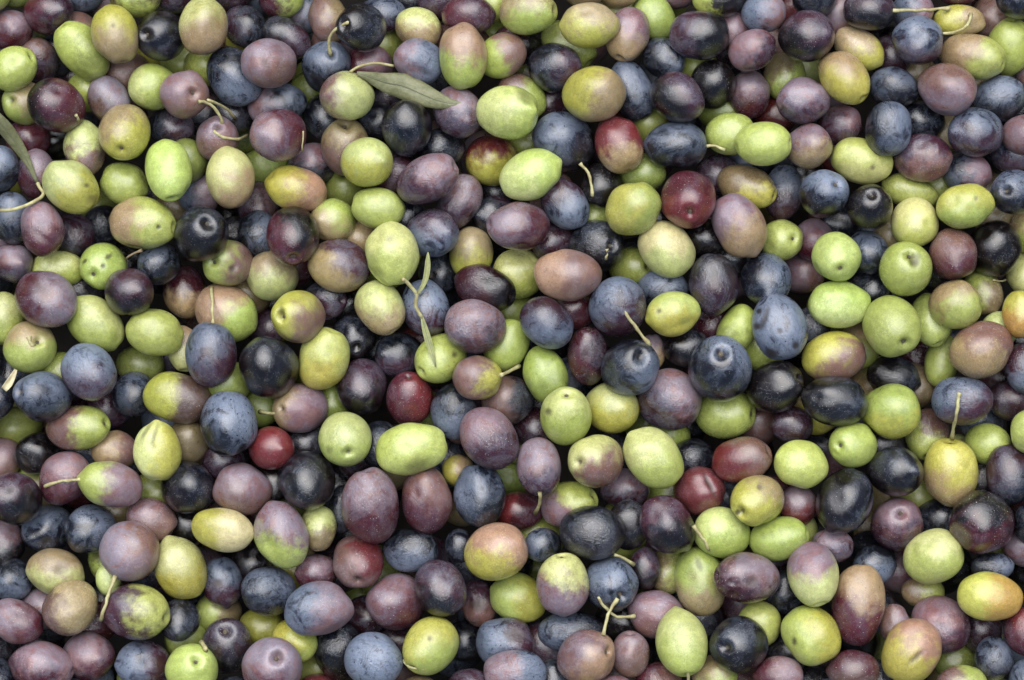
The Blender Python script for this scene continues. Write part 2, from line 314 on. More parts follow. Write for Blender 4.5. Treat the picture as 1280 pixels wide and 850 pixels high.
OLIVES = """462.8 631.7 -5.2 49.1 36.4 85 W M -100 0.45 -85|wine-red olive, stem scar at upper side, lower left of a bright green one, lower centre-left
1072.2 755.3 -24.1 52.1 33.9 95 O W 100 0.45 -|tan olive, wine towards lower side, upper right of a bright green one, bottom far right
900.3 460.7 -5.2 43.4 38.1 40 N S -60 0.2 -95|navy blue olive, stem scar at upper side, upper right of a purple one, middle right
1227.5 652.2 -4.4 40.5 39.4 0 D W 90 0.35 -|glossy black olive, wine towards lower side, lower far right
169.4 764.6 -1.5 43.4 34.9 10 P G -15 0.33 -20|purple olive, stem scar at right side, below a pale mauve one, bottom far left
514.7 560.8 -0.5 45.5 32.8 -12 G+ G+ 0 0 -|long bright green olive, upper right of a wine-red one, lower centre-left
398.6 761.0 -4.7 44.5 33.5 -12 M S 190 0.38 -|long dusty mauve olive, bluish towards left side, below a wine-red one, bottom left
1139.1 814.8 -3.3 42.7 36.1 -60 T Y 130 0.5 -|pinkish tan olive, yellow towards lower left, lower left of a purple one, bottom far right
1056.2 624.9 -5.4 42.7 34.6 -65 N D 200 0.45 -|navy blue olive, black towards left side, lower left of a glossy black one, lower right
974.0 408.2 -5.6 42.8 34.3 75 S+ S+ 0 0 -|powder-blue olive, upper left of a yellow-green one, middle right
619.6 690.0 -6.5 40.2 36.4 -25 T Y 110 0.35 -|pinkish tan olive, yellow towards lower side, below a slate blue one, bottom centre-left
335.8 459.6 -9.1 39.2 37.1 60 D N -60 0.3 -|glossy black olive, navy towards upper right, right of a slate blue one, middle left
1188.6 589.9 -28.4 42.7 35.0 85 Y+ O 100 0.3 -90|bright yellow-green olive with a stalk, upper left of a glossy black one, lower far right
612.2 548.7 -0.0 42.3 33.9 50 M P 60 0.45 -|dusty mauve olive, purple towards lower right, above a slate blue one, lower centre-left
285.6 529.1 -6.3 40.2 35.6 80 N S -60 0.45 -|navy blue olive, bluish towards upper right, lower right of a dark brown one, lower left
835.8 499.9 -40.9 39.8 39.6 0 P M -60 0.45 -|purple olive, mauve towards upper right, lower left of a navy blue one, middle centre-right
352.1 669.2 -2.1 43.4 32.8 70 M G 110 0.4 -|long dusty mauve olive, green towards lower side, right of a cream one, lower left
1227.1 436.9 -3.3 40.5 35.0 -25 B O 110 0.4 -|mauve-brown olive, tan towards lower side, above a slate blue one, middle far right
1115.1 408.3 -0.2 38.9 36.1 60 G G 0 0 85|green olive, stem scar at lower side, lower right of a green one, middle far right
57.6 373.9 -0.1 40.2 34.9 25 M W 180 0.4 -|dusty mauve olive, wine towards left side, upper left of a green one, middle far left
739.3 665.6 -6.1 41.3 33.9 8 N K 90 0.4 -|navy blue olive, grey towards lower side, upper right of a dusty mauve one, lower centre-right
161.3 688.5 -6.6 37.7 37.1 0 M+ B 0 0.3 -|pale mauve olive with a stalk, above a purple one, bottom far left
852.1 803.4 -2.4 42.3 32.8 80 G+ L -90 0.4 80|bright green olive with a stalk, pale towards upper side, below a green one, bottom centre-right
817.1 572.0 -6.7 41.3 33.5 45 L G 60 0.4 -|pale green olive, green towards lower right, below a purple one, lower centre-right
178.5 279.5 -17.7 42.3 32.8 8 G O 180 0.3 10|green olive, stem scar at right side, left of a glossy black one, upper far left
709.2 344.0 -3.4 42.8 32.2 0 T B 0 0.4 -|long pinkish tan olive, brown towards right side, right of a pale green one, middle centre-right
742.0 117.9 -4.5 38.5 35.6 0 O Y 200 0.4 -|tan olive, yellow towards left side, upper right of a slate blue one, top centre-right
787.5 459.2 -6.6 37.7 36.0 0 N S 40 0.2 -50|navy blue olive with a stalk, upper left of a purple one, middle centre-right
772.2 384.0 -9.8 37.7 36.0 90 S P 60 0.45 -|slate blue olive, purple towards lower right, lower right of a pinkish tan one, middle centre-right
490.3 318.6 -1.0 39.8 33.9 85 G+ L -90 0.4 -|bright green olive, pale towards upper side, right of a tan one, upper centre-left
1014.2 793.9 -6.4 38.5 34.9 50 G+ Y 0 0.4 -|bright green olive, yellow towards right side, lower left of a tan one, bottom right
923.0 280.7 -19.8 42.3 31.8 62 M O 50 0.45 -|long dusty mauve olive, tan towards lower right, lower right of a red-brown one, upper right
933.1 722.3 -0.1 41.7 31.8 5 W- M -60 0.4 178|dark wine olive, stem scar at left side, right of a green one, bottom right
703.3 729.9 -0.0 40.2 32.8 87 M L -70 0.4 -85|dusty mauve olive, stem scar at upper side, left of a navy blue one, bottom centre-right
264.0 442.7 -1.2 40.2 32.8 90 S P 60 0.4 -|slate blue olive with a stalk, left of a glossy black one, middle left
1043.8 500.8 -0.3 41.6 31.7 10 D N -30 0.35 -|long glossy black olive, navy towards upper right, left of a green one, middle right
594.2 408.4 -4.3 38.7 33.9 10 P M -90 0.5 -|purple olive, mauve towards upper side, right of a purple one, middle centre-left
221.3 496.7 -28.9 43.4 31.8 12 B- Y 190 0.4 -|long dark brown olive, yellow towards left side, above a pale creamy green one, middle left
923.6 805.9 -0.8 36.8 35.6 0 N D 90 0.35 165|navy blue olive, stem scar at left side, right of a bright green one, bottom right
634.9 140.4 -1.1 38.1 34.3 0 G+ L 200 0.4 -|bright green olive, pale towards left side, upper left of a slate blue one, top centre-left
705.0 177.4 -38.4 40.2 36.4 35 S K 45 0.3 -|slate blue olive with a stalk, lower left of a tan one, upper centre-right
533.2 625.0 -23.9 42.8 31.8 85 B W 120 0.4 -70|mauve-brown olive, stem scar at upper side, right of a wine-red one, lower centre-left
1016.8 717.6 -0.2 40.2 32.2 80 L M -100 0.4 100|pale green olive, stem scar at lower side, upper left of a tan one, bottom right
224.9 710.7 -27.6 40.7 32.4 70 L Y 70 0.45 -|pale green olive, yellow towards lower side, upper right of a purple one, bottom left
860.7 249.4 -4.0 36.4 34.9 90 R W -90 0.4 90|red-brown olive, stem scar at lower side, upper left of a dusty mauve one, upper right
599.5 619.0 -22.4 40.7 32.2 80 S N 60 0.35 -|slate blue olive, navy towards lower right, above a pinkish tan one, lower centre-left
366.0 294.9 -6.1 37.7 33.5 85 D W 140 0.45 110|glossy black olive, stem scar at lower side, upper left of a tan one, upper left
384.4 601.0 -9.2 36.0 34.9 90 D N 200 0.3 -|glossy black olive, navy towards left side, left of a wine-red one, lower left
578.8 69.9 -6.6 41.3 30.3 88 T G 95 0.3 -|long pinkish tan olive, green towards lower side, above a purple one, top centre-left
537.5 807.6 -4.7 38.1 32.8 -50 Y+ G 60 0.4 145|bright yellow-green olive with a stalk, lower right of a dusty mauve one, bottom centre-left
404.6 448.4 -25.8 40.2 32.2 -70 G+ Y 90 0.3 -95|bright green olive, stem scar at upper side, right of a glossy black one, middle left
833.6 656.1 -8.7 39.2 31.8 50 D P -120 0.4 -|glossy black olive, purple towards upper left, left of a green one, lower centre-right
1166.3 696.0 -18.7 37.6 33.3 -30 G+ L -90 0.3 -|bright green olive, pale towards upper side, lower right of a purple one, bottom far right
1237.6 745.9 -0.3 40.5 30.6 8 Y+ A 15 0.4 -|bright yellow-green olive, amber towards right side, upper right of a purple one, bottom far right
111.8 465.6 -1.0 37.7 32.8 50 S P 90 0.45 -|slate blue olive, purple towards lower side, below a green one, middle far left
662.6 219.3 -5.6 40.2 30.7 -25 G+ L 150 0.3 -|long bright green olive, pale towards lower left, above a dusty mauve one, upper centre-right
732.9 821.4 -1.5 38.1 33.9 -20 M T 45 0.45 -50|dusty mauve olive with a stalk, lower right of a dusty dark blue one, bottom centre-right
423.6 332.0 -24.0 38.5 32.8 15 O P -45 0.45 -|tan olive, purple towards upper right, left of a bright green one, upper left
875.3 727.2 -40.7 43.8 31.8 80 G O 95 0.4 -|green olive with a stalk, tan towards lower side, above a bright green one, bottom right
252.0 292.8 -3.8 34.9 34.9 0 D N -90 0.3 -50|glossy black olive, stem scar at upper right, right of a green one, upper left
282.8 391.2 -53.6 41.3 34.9 30 T G 35 0.3 -|pinkish tan olive, green towards lower right, above a slate blue one, middle left
495.6 753.2 -39.7 37.1 35.6 0 M W 45 0.35 -|dusty mauve olive, wine towards lower right, upper left of a bright yellow-green one, bottom centre-left
873.9 43.4 -5.2 38.1 31.8 0 D P 200 0.4 -|glossy black olive, purple towards left side, above a glossy black one, top right
1113.8 513.9 -20.9 35.7 35.0 0 G Y 90 0.3 -|green olive, yellow towards lower side, right of a glossy black one, lower far right
891.9 353.8 -20.3 38.1 32.2 85 P- K -90 0.4 -|dark purple olive, grey towards upper side, lower right of a cream one, middle right
466.4 824.1 -2.0 37.7 34.9 0 S+ S 90 0.4 -|powder-blue olive, left of a bright yellow-green one, bottom centre-left
88.5 233.5 -5.2 39.2 30.7 45 L Y 45 0.4 -|pale green olive, yellow towards lower right, left of a green one, upper far left
745.0 576.1 -2.0 36.0 33.5 0 L B 50 0.45 182|pale green olive, stem scar at left side, left of a pale green one, lower centre-right
833.6 312.3 -19.8 38.5 31.8 45 C L 90 0.3 -|cream olive, pale towards lower side, lower left of a red-brown one, upper centre-right
647.6 282.6 -2.4 39.8 30.1 0 M W 30 0.4 180|dusty mauve olive, stem scar at left side, below a bright green one, upper centre-right
1042.7 446.1 -26.5 40.5 31.7 -10 Y B 45 0.4 -|yellow-green olive, brown towards lower right, lower right of a powder-blue one, middle right
791.3 260.4 -2.1 36.4 32.8 -40 Y+ G 0 0.4 -|bright yellow-green olive, green towards right side, left of a red-brown one, upper centre-right
845.3 181.7 -18.7 39.2 30.7 0 S- N 90 0.4 -|dusty dark blue olive with a stalk, above a red-brown one, upper centre-right
70.9 132.3 -6.6 36.0 32.8 30 D W 0 0.5 -|glossy black olive, wine towards right side, upper left of a mauve-brown one, top far left
87.4 760.0 -4.2 36.0 32.8 -45 B- O -20 0.5 -|dark brown olive, tan towards right side, below a tan one, bottom far left
138.0 604.9 -2.8 41.3 28.6 12 M G 188 0.35 -|dusty mauve olive with a stalk, right of a wine-red one, lower far left
536.0 224.0 -0.5 39.8 29.6 -25 P M -60 0.5 -30|purple olive, stem scar at upper right, lower right of a glossy black one, upper centre-left
707.5 519.5 -2.2 36.4 32.4 90 G L -90 0.4 -85|green olive, stem scar at upper side, upper left of a pale green one, lower centre-right
550.2 735.0 -9.6 36.4 32.2 60 D P -60 0.45 -|glossy black olive, purple towards upper right, above a bright yellow-green one, bottom centre-left
1202.8 500.8 -7.2 38.3 30.6 0 S P 60 0.45 80|slate blue olive, stem scar at lower side, below a mauve-brown one, middle far right
288.1 222.9 -0.6 38.5 30.3 83 L O 60 0.3 -|pale green olive, tan towards lower right, below a mauve-brown one, upper left
155.6 165.6 -4.8 35.6 32.8 90 O Y 60 0.45 105|tan olive, stem scar at lower side, above a green one, top far left
1183.3 111.6 -3.4 36.1 32.4 30 B M 90 0.4 -|mauve-brown olive, mauve towards lower side, upper left of a slate blue one, top far right
431.5 548.7 -0.9 33.9 33.9 0 G+ L -90 0.4 70|bright green olive, stem scar at lower side, below a glossy black one, lower centre-left
210.7 213.4 -0.3 39.2 29.2 80 G+ G+ 0 0 80|bright green olive, stem scar at lower side, right of a green one, upper far left
348.5 169.4 -6.9 34.3 33.5 0 M W -20 0.4 -|dusty mauve olive with a stalk, above a pinkish tan one, top left
1049.2 380.5 -16.8 40.0 29.1 0 G L 90 0.3 -|long green olive, pale towards lower side, upper left of a green one, middle right
970.2 484.0 -21.4 36.4 31.8 -20 D D 0 0 -15|glossy black olive, stem scar at right side, right of a navy blue one, middle right
1132.4 335.6 -1.5 33.9 33.5 90 G G 0 0 -60|green olive, stem scar at upper right, above a green one, upper far right
508.3 160.5 -11.2 35.6 31.8 90 D N 90 0.5 -|glossy black olive, navy towards lower side, upper left of a purple one, top centre-left
196.9 565.0 -4.8 38.1 29.6 87 L+ Y 0 0.4 -|pale creamy green olive, yellow towards right side, below a dark brown one, lower far left
52.9 495.6 -5.5 35.6 31.8 15 N S -90 0.45 165|navy blue olive, stem scar at left side, below a green one, middle far left
763.8 730.3 -21.7 34.9 33.5 90 N S -90 0.45 45|navy blue olive, stem scar at lower right, below a navy blue one, bottom centre-right
118.6 404.6 -28.6 42.3 30.7 42 G L -45 0.3 -|long green olive, pale towards upper right, above a slate blue one, middle far left
304.0 612.1 -20.2 36.0 32.4 15 M B 100 0.4 -|dusty mauve olive, brown towards lower side, upper left of a dusty mauve one, lower left
1007.3 45.5 -2.2 34.9 32.2 0 D P -60 0.4 -|glossy black olive, purple towards upper right, upper left of a yellow-green one, top right
773.7 180.6 -20.2 37.7 30.1 72 R O 80 0.25 -|red-brown olive, lower right of a tan one, upper centre-right
98.0 534.3 -28.0 40.9 28.6 -8 B G 0 0.45 -10|mauve-brown olive, stem scar at right side, below a slate blue one, lower far left
340.0 834.1 -5.6 38.7 38.1 0 M+ W 100 0.35 -60|pale mauve olive, stem scar at upper right, wine towards lower side, bottom left
737.6 31.8 -1.1 37.7 29.2 0 O+ Y 100 0.4 -|long golden tan olive, yellow towards lower side, upper right of a purple one, top centre-right
254.1 32.8 -2.4 36.4 30.7 90 L O 70 0.5 -|pale green olive, tan towards lower side, right of a glossy black one, top left
144.0 43.4 -2.2 37.1 29.6 75 Y O 90 0.5 -|yellow-green olive, tan towards lower side, left of a glossy black one, top far left
335.3 78.8 -1.3 34.9 31.3 0 M B 60 0.3 -|dusty mauve olive, brown towards lower right, upper right of a navy blue one, top left
946.3 625.8 -1.4 34.9 31.3 -30 Y O -60 0.2 150|yellow-green olive, stem scar at lower left, upper right of a green one, lower right
1219.9 165.6 -16.5 35.4 31.1 0 S P 90 0.4 -|slate blue olive, purple towards lower side, lower right of a mauve-brown one, top far right
277.9 661.4 -0.9 39.6 27.5 8 C Y 180 0.3 -|long cream olive, yellow towards left side, left of a dusty mauve one, lower left
372.2 396.1 -4.9 33.9 32.2 0 Y B 30 0.4 185|yellow-green olive, stem scar at left side, upper right of a glossy black one, middle left
846.3 121.7 -5.4 34.9 30.7 30 D P -30 0.4 -|glossy black olive, purple towards upper right, above a dusty dark blue one, top centre-right
1119.2 588.8 -10.8 33.9 31.7 0 D N -70 0.35 -|glossy black olive, navy towards upper side, left of a bright yellow-green one, lower far right
684.2 403.9 -1.0 36.0 29.6 40 P- S 90 0.45 -|dark purple olive, bluish towards lower side, lower left of a pinkish tan one, middle centre-right
1121.9 655.0 -41.5 33.3 33.3 0 P M -90 0.4 -90|purple olive, stem scar at upper side, below a glossy black one, lower far right
37.1 433.2 -22.2 33.9 32.8 90 G O -90 0.3 -20|green olive with a stalk, below a dusty mauve one, middle far left
193.7 415.6 -21.6 36.4 29.6 15 G G 0 0 -|green olive, lower right of a glossy black one, middle far left
452.2 484.0 -47.2 34.9 31.8 90 D P -90 0.3 -|glossy black olive, purple towards upper side, lower right of a bright green one, middle centre-left
369.6 236.1 -27.2 40.2 27.5 15 T Y 190 0.45 -|long pinkish tan olive, yellow towards left side, above a glossy black one, upper left
902.4 665.6 -25.4 36.0 31.8 20 G L -90 0.4 -|green olive, pale towards upper side, upper left of a dark wine one, lower right
1000.9 580.3 -7.1 34.9 30.3 20 G+ G+ 0 0 -|bright green olive, upper left of a navy blue one, lower right
1242.8 312.2 -46.3 34.6 33.9 90 D D 0 0 -|glossy black olive, lower right of a bright yellow-green one, upper far right
1055.1 96.7 -3.2 37.2 28.4 50 Y O -90 0.3 50|yellow-green olive, stem scar at lower right, lower right of a glossy black one, top right
531.8 384.0 -34.0 37.1 29.6 75 P S -90 0.5 -|purple olive, bluish towards upper side, left of a purple one, middle centre-left
235.0 608.5 -31.7 34.9 32.8 20 D N -60 0.4 -|glossy black olive, navy towards upper right, left of a dusty mauve one, lower left
457.9 202.8 -6.7 33.5 31.3 0 L Y 90 0.4 -|pale green olive, yellow towards lower side, lower left of a glossy black one, upper centre-left
673.6 583.0 -1.7 36.4 28.6 85 P M -90 0.5 90|purple olive with a stalk, lower right of a dusty mauve one, lower centre-right
433.8 120.1 -2.5 33.9 30.7 0 L B 180 0.25 -|pale green olive, lower right of a navy blue one, top centre-left
475.5 384.9 -16.8 36.0 29.2 60 O L -90 0.4 75|tan olive, stem scar at lower side, below a bright green one, middle centre-left
1216.6 70.4 -27.3 40.5 27.3 15 O G 30 0.45 8|tan olive, stem scar at right side, upper right of a mauve-brown one, top far right
1110.7 160.1 -7.0 35.0 29.5 95 S N 180 0.35 -|slate blue olive, navy towards left side, upper left of a purple one, top far right
1207.8 257.5 -0.4 36.1 28.4 -10 Y+ G 90 0.4 -|bright yellow-green olive, green towards lower side, above a mauve-brown one, upper far right
926.8 574.6 -21.0 37.1 28.6 -15 B R 150 0.45 0|mauve-brown olive, stem scar at right side, above a yellow-green one, lower right
1077.0 200.6 -32.4 39.4 28.4 12 G+ L 90 0.3 -|long bright green olive, pale towards lower side, above a glossy black one, upper far right
293.4 96.3 -37.9 39.2 31.8 60 N S 90 0.4 -|navy blue olive, bluish towards lower side, lower left of a dusty mauve one, top left
374.5 510.4 -41.1 33.9 31.8 0 M O 190 0.25 190|dusty mauve olive with a stalk, lower right of a glossy black one, lower left
80.5 597.9 -32.8 36.0 31.8 -50 W M -90 0.5 -|wine-red olive, mauve towards upper side, left of a dusty mauve one, lower far left
906.7 516.8 -59.4 37.7 31.8 0 G G 0 0 0|green olive, stem scar at right side, below a navy blue one, lower right
1153.1 197.3 -29.2 35.0 30.2 0 P B 90 0.4 -|purple olive, brown towards lower side, lower right of a slate blue one, upper far right
335.8 738.8 -26.7 33.5 31.3 0 S- N 120 0.4 -|dusty dark blue olive, navy towards lower left, left of a dusty mauve one, bottom left
448.6 700.7 -32.9 34.3 31.8 90 B R -20 0.35 80|mauve-brown olive, stem scar at lower side, below a wine-red one, bottom centre-left
103.7 63.5 -32.2 40.2 28.6 50 G- G 200 0.5 -120|long dull dark green olive, stem scar at upper left, top far left
954.3 179.5 -0.2 35.6 27.9 0 G+ G+ 0 0 0|bright green olive, stem scar at right side, above a dull khaki one, upper right
606.9 360.1 -35.8 38.1 29.6 20 W- D 0 0.4 -35|dark wine olive, stem scar at upper right, above a purple one, middle centre-left
52.9 833.0 -10.5 39.2 30.7 8 W- M -60 0.4 -|dark wine olive, mauve towards upper right, left of a wine-red one, bottom far left
1147.9 50.8 -6.5 31.7 31.1 0 P S -90 0.5 -|purple olive, bluish towards upper side, upper left of a mauve-brown one, top far right
1191.4 317.0 -15.3 32.4 30.6 90 B W 100 0.45 -|mauve-brown olive, wine towards lower side, right of a green one, upper far right
693.7 84.3 -34.1 34.9 30.7 0 P N 180 0.5 -|purple olive, navy towards left side, upper left of a tan one, top centre-right
1004.1 126.0 -15.7 34.3 28.6 0 P M -90 0.5 -|purple olive, mauve towards upper side, lower left of a yellow-green one, top right
1193.6 380.5 -8.0 31.7 30.6 0 O G 60 0.5 -|tan olive, green towards lower right, upper left of a mauve-brown one, middle far right
648.2 747.3 -61.0 36.0 30.7 20 G+ Y 0 0.4 -|bright green olive, yellow towards right side, lower right of a pinkish tan one, bottom centre-right
450.7 34.5 -6.4 32.2 30.1 0 D N 0 0.3 160|glossy black olive, stem scar at left side, above a dusty mauve one, top centre-left
511.6 497.7 -44.6 33.9 29.6 90 W R 0 0.4 -105|wine-red olive, stem scar at upper side, above a bright green one, middle centre-left
1175.0 780.5 -46.7 37.2 35.0 40 P M -120 0.45 -|purple olive, mauve towards upper left, upper right of a pinkish tan one, bottom far right
572.0 139.7 -23.5 32.8 30.7 50 P M -90 0.4 -|purple olive, mauve towards upper side, left of a bright green one, top centre-left
161.3 365.0 -6.5 31.8 30.1 0 D P -90 0.4 -|glossy black olive, purple towards upper side, upper right of a green one, middle far left
283.9 807.6 -36.8 35.6 32.8 90 P- D 90 0.4 -60|dark purple olive, stem scar at upper right, black towards lower side, bottom left
957.5 348.9 -37.0 33.9 31.8 90 S N 180 0.4 -|slate blue olive, navy towards left side, above a powder-blue one, middle right
52.5 286.0 -6.6 34.9 27.1 75 M W 90 0.4 -|long dusty mauve olive, wine towards lower side, left of a purple one, upper far left
16.9 623.3 -11.6 36.0 32.8 30 D P -120 0.4 -120|glossy black olive, stem scar at upper left, left of a wine-red one, lower far left
1045.9 321.4 -6.0 30.6 30.6 0 G+ G+ 0 0 85|bright green olive, stem scar at lower side, above a green one, upper right
1030.6 241.8 -9.1 31.7 29.5 90 D S -70 0.45 -40|glossy black olive, stem scar at upper right, left of a glossy black one, upper right
841.5 391.9 -5.9 33.9 27.5 -15 G+ Y 90 0.4 -|bright green olive, yellow towards lower side, right of a slate blue one, middle centre-right
1261.4 593.1 -25.1 38.3 29.5 80 P- N 60 0.4 -|dark purple olive, navy towards lower right, right of a bright yellow-green one, lower far right
201.1 44.5 -26.0 32.8 30.7 60 D N 60 0.5 175|glossy black olive, stem scar at left side, right of a yellow-green one, top far left
746.0 308.0 -39.3 34.9 33.5 0 N D 90 0.4 20|navy blue olive with a stalk, upper right of a pinkish tan one, upper centre-right
974.0 673.0 -20.0 36.4 27.5 -10 G G 0 0 -20|long green olive, stem scar at right side, lower right of a yellow-green one, lower right
230.8 117.5 -4.3 30.7 30.1 0 M B 45 0.4 30|dusty mauve olive, stem scar at lower right, left of a navy blue one, top left
764.7 509.4 -39.9 33.9 32.8 0 L Y 90 0.4 -|pale green olive, yellow towards lower side, left of a purple one, middle centre-right
1143.5 278.7 -26.4 32.8 29.8 90 L+ G 90 0.4 -|pale creamy green olive, green towards lower side, above a green one, upper far right
873.7 612.5 -42.5 32.2 30.1 0 R+ R+ 0 0 -|brick-red olive, lower right of a pale green one, lower right
540.9 291.3 -26.6 32.2 30.3 0 S P -90 0.4 -|slate blue olive, purple towards upper side, upper right of a bright green one, upper centre-left
69.2 715.1 -36.8 37.7 28.6 18 O L 90 0.4 -|long tan olive, pale towards lower side, above a dark brown one, bottom far left
513.1 687.4 -37.3 34.9 27.5 0 N S 90 0.3 10|navy blue olive, stem scar at right side, lower right of a wine-red one, bottom centre-left
110.1 820.3 -37.2 31.8 31.3 0 W M -120 0.5 -|wine-red olive, mauve towards upper left, below a dark brown one, bottom far left
735.0 443.7 -32.2 37.7 25.8 90 P- W 180 0.4 -75|dark purple olive, stem scar at upper side, left of a navy blue one, middle centre-right
682.1 468.1 -31.4 37.1 27.5 70 G G- 90 0.3 -|long green olive, upper left of a green one, middle centre-right
597.0 471.9 -6.4 31.3 28.2 0 B Y 10 0.25 -|mauve-brown olive with a stalk, below a purple one, middle centre-left
705.4 253.6 -32.8 36.0 27.5 50 P S 60 0.5 -|long purple olive, bluish towards lower right, lower right of a bright green one, upper centre-right
549.8 448.4 -30.0 33.9 29.6 -35 G G 0 0 160|green olive, stem scar at left side, lower left of a purple one, middle centre-left
631.3 803.4 -43.0 36.4 31.8 0 P S 180 0.45 -|purple olive, bluish towards left side, below a bright green one, bottom centre-left
524.3 77.3 -27.6 31.8 28.6 20 S M 180 0.4 -|slate blue olive, mauve towards left side, left of a pinkish tan one, top centre-left
614.3 200.7 -71.4 32.8 31.8 0 R Y 75 0.45 -|red-brown olive, yellow towards lower side, below a bright green one, upper centre-left
1066.3 555.9 -15.0 31.1 28.4 0 G G 0 0 -140|green olive, stem scar at upper left, above a navy blue one, lower right
179.5 829.9 -25.9 34.3 29.6 0 P S 180 0.45 -|purple olive, bluish towards left side, below a purple one, bottom far left
113.3 662.4 -40.1 31.8 31.3 0 S- N 120 0.4 -|dusty dark blue olive, navy towards lower left, lower far left
472.3 260.0 -20.5 33.9 26.5 10 G G 0 0 -|green olive, above a bright green one, upper centre-left
341.0 344.7 -54.6 31.8 31.3 0 O+ L 90 0.4 -|golden tan olive, pale towards lower side, lower left of a glossy black one, middle left
933.8 233.5 -49.7 38.1 26.5 20 O- Y 60 0.3 5|dull khaki olive, stem scar at right side, above a dusty mauve one, upper right
659.9 14.8 -14.1 36.0 28.6 0 O G 75 0.4 75|tan olive, stem scar at lower side, upper right of a green one, top centre-right
1086.9 259.7 -8.5 29.5 28.4 90 D D 0 0 -105|glossy black olive, stem scar at upper side, below a bright green one, upper far right
1249.4 123.6 -44.7 33.9 28.4 -15 N S -90 0.4 -|navy blue olive, bluish towards upper side, right of a mauve-brown one, top far right
20.1 776.9 -8.9 34.9 27.5 20 M W 0 0.4 -|dusty mauve olive, wine towards right side, left of a dark brown one, bottom far left
240.3 837.3 -3.8 33.9 33.5 0 G+ G 90 0.3 -60|bright green olive with a stalk, lower left of a dark purple one, bottom left
790.2 115.4 -37.6 40.2 26.0 70 N S -60 0.5 -|long navy blue olive, bluish towards upper right, right of a tan one, top centre-right
644.0 840.4 -5.8 40.7 28.6 0 S M 180 0.4 -|long slate blue olive, mauve towards left side, below a purple one, bottom centre-right
784.9 43.0 -30.5 34.9 27.1 -70 O M -70 0.5 75|tan olive, stem scar at lower side, right of a golden tan one, top centre-right
408.8 83.6 -38.1 33.9 29.6 60 N S -90 0.5 -60|navy blue olive with a stalk, bluish towards upper side, below a tan one, top left
820.9 767.4 -40.3 37.1 29.6 15 B M -90 0.45 -|mauve-brown olive, mauve towards upper side, upper left of a bright green one, bottom centre-right
60.3 661.4 -66.5 31.8 29.6 -30 S- N 60 0.4 -|dusty dark blue olive, navy towards lower right, below a wine-red one, lower far left
154.6 229.3 -41.0 31.8 26.5 20 G G 0 0 -|green olive, upper left of a green one, upper far left
277.9 727.6 -47.6 31.8 25.8 80 S P 90 0.4 -|slate blue olive, purple towards lower side, right of a pale green one, bottom left
566.7 514.7 -30.8 34.9 28.6 90 S- N -90 0.4 -|dusty dark blue olive, navy towards upper side, right of a wine-red one, lower centre-left
627.0 69.4 -34.8 31.8 27.5 -30 G B -30 0.45 -|green olive, brown towards upper right, right of a pinkish tan one, top centre-left
635.5 499.9 -47.3 32.8 30.7 0 B K 0 0.3 -|mauve-brown olive, grey towards right side, upper right of a dusty mauve one, middle centre-left
940.1 62.5 -6.9 29.6 25.4 -25 P M 200 0.5 -|purple olive, mauve towards left side, above a wine-red one, top right
890.8 105.9 -35.5 30.7 28.6 90 D D 0 0 -|glossy black olive, below a glossy black one, top right
230.8 364.3 -81.1 33.9 27.1 80 W- O 90 0.3 -|dark wine olive, tan towards lower side, upper left of a pinkish tan one, middle left
284.5 328.4 -38.5 30.7 29.6 0 G B 0 0.3 170|green olive, stem scar at left side, lower right of a glossy black one, upper left
711.7 629.6 -42.7 36.0 28.6 -15 M G -45 0.45 -40|dusty mauve olive, stem scar at upper right, lower right of a purple one, lower centre-right
1117.0 109.4 -31.4 31.7 26.0 20 S- N 90 0.4 -|dusty dark blue olive, navy towards lower side, left of a mauve-brown one, top far right
338.9 560.0 -22.7 28.2 27.3 0 R R 0 0 -|red-brown olive, lower right of a navy blue one, lower left
105.9 183.8 -31.3 34.9 26.5 80 B L -100 0.45 -|mauve-brown olive with a stalk, above a pale green one, upper far left
1010.9 182.7 -21.1 28.6 27.5 0 M O 60 0.45 -|dusty mauve olive, tan towards lower right, right of a bright green one, upper right
574.1 251.5 -55.7 37.1 26.5 -60 P M -60 0.4 -|long purple olive, mauve towards upper right, lower right of a purple one, upper centre-left
128.7 333.0 -37.5 29.6 29.2 0 G G 0 0 130|green olive, stem scar at lower left, lower right of a purple one, upper far left
499.8 443.7 -66.1 30.7 28.6 0 N P 90 0.4 -|navy blue olive, purple towards lower side, upper right of a glossy black one, middle centre-left
16.9 85.8 -13.7 31.8 27.1 -30 G G 0 0 -35|green olive, stem scar at upper right, below a wine-red one, top far left
936.3 119.0 -58.4 29.6 26.5 90 W M -90 0.5 -|wine-red olive, mauve towards upper side, above a bright green one, top right
423.6 814.0 -62.5 36.0 31.8 90 N D 90 0.4 -|navy blue olive, black towards lower side, lower right of a dusty mauve one, bottom left
979.7 239.9 -77.6 34.9 25.4 100 P S -90 0.45 -|long purple olive, bluish towards upper side, upper right of a dusty mauve one, upper right
713.8 789.6 -40.5 41.9 26.5 0 S- N 0 0.3 -|long dusty dark blue olive, navy towards right side, below a dusty mauve one, bottom centre-right
61.4 14.8 -49.4 30.7 28.6 0 P- W 180 0.4 -|dark purple olive, wine towards left side, upper right of a wine-red one, top far left
588.9 316.1 -66.7 32.8 27.5 90 O+ Y 90 0.4 -|golden tan olive, yellow towards lower side, lower left of a dusty mauve one, upper centre-left
649.3 342.6 -71.6 33.9 31.8 0 L G 90 0.4 -|pale green olive, green towards lower side, left of a pinkish tan one, middle centre-right
1086.0 13.1 -8.2 33.3 25.2 0 P- D 90 0.4 -|dark purple olive with a stalk, above a golden tan one, top far right
188.4 649.7 -40.8 32.8 26.5 25 M B 60 0.4 -|dusty mauve olive, brown towards lower right, lower far left
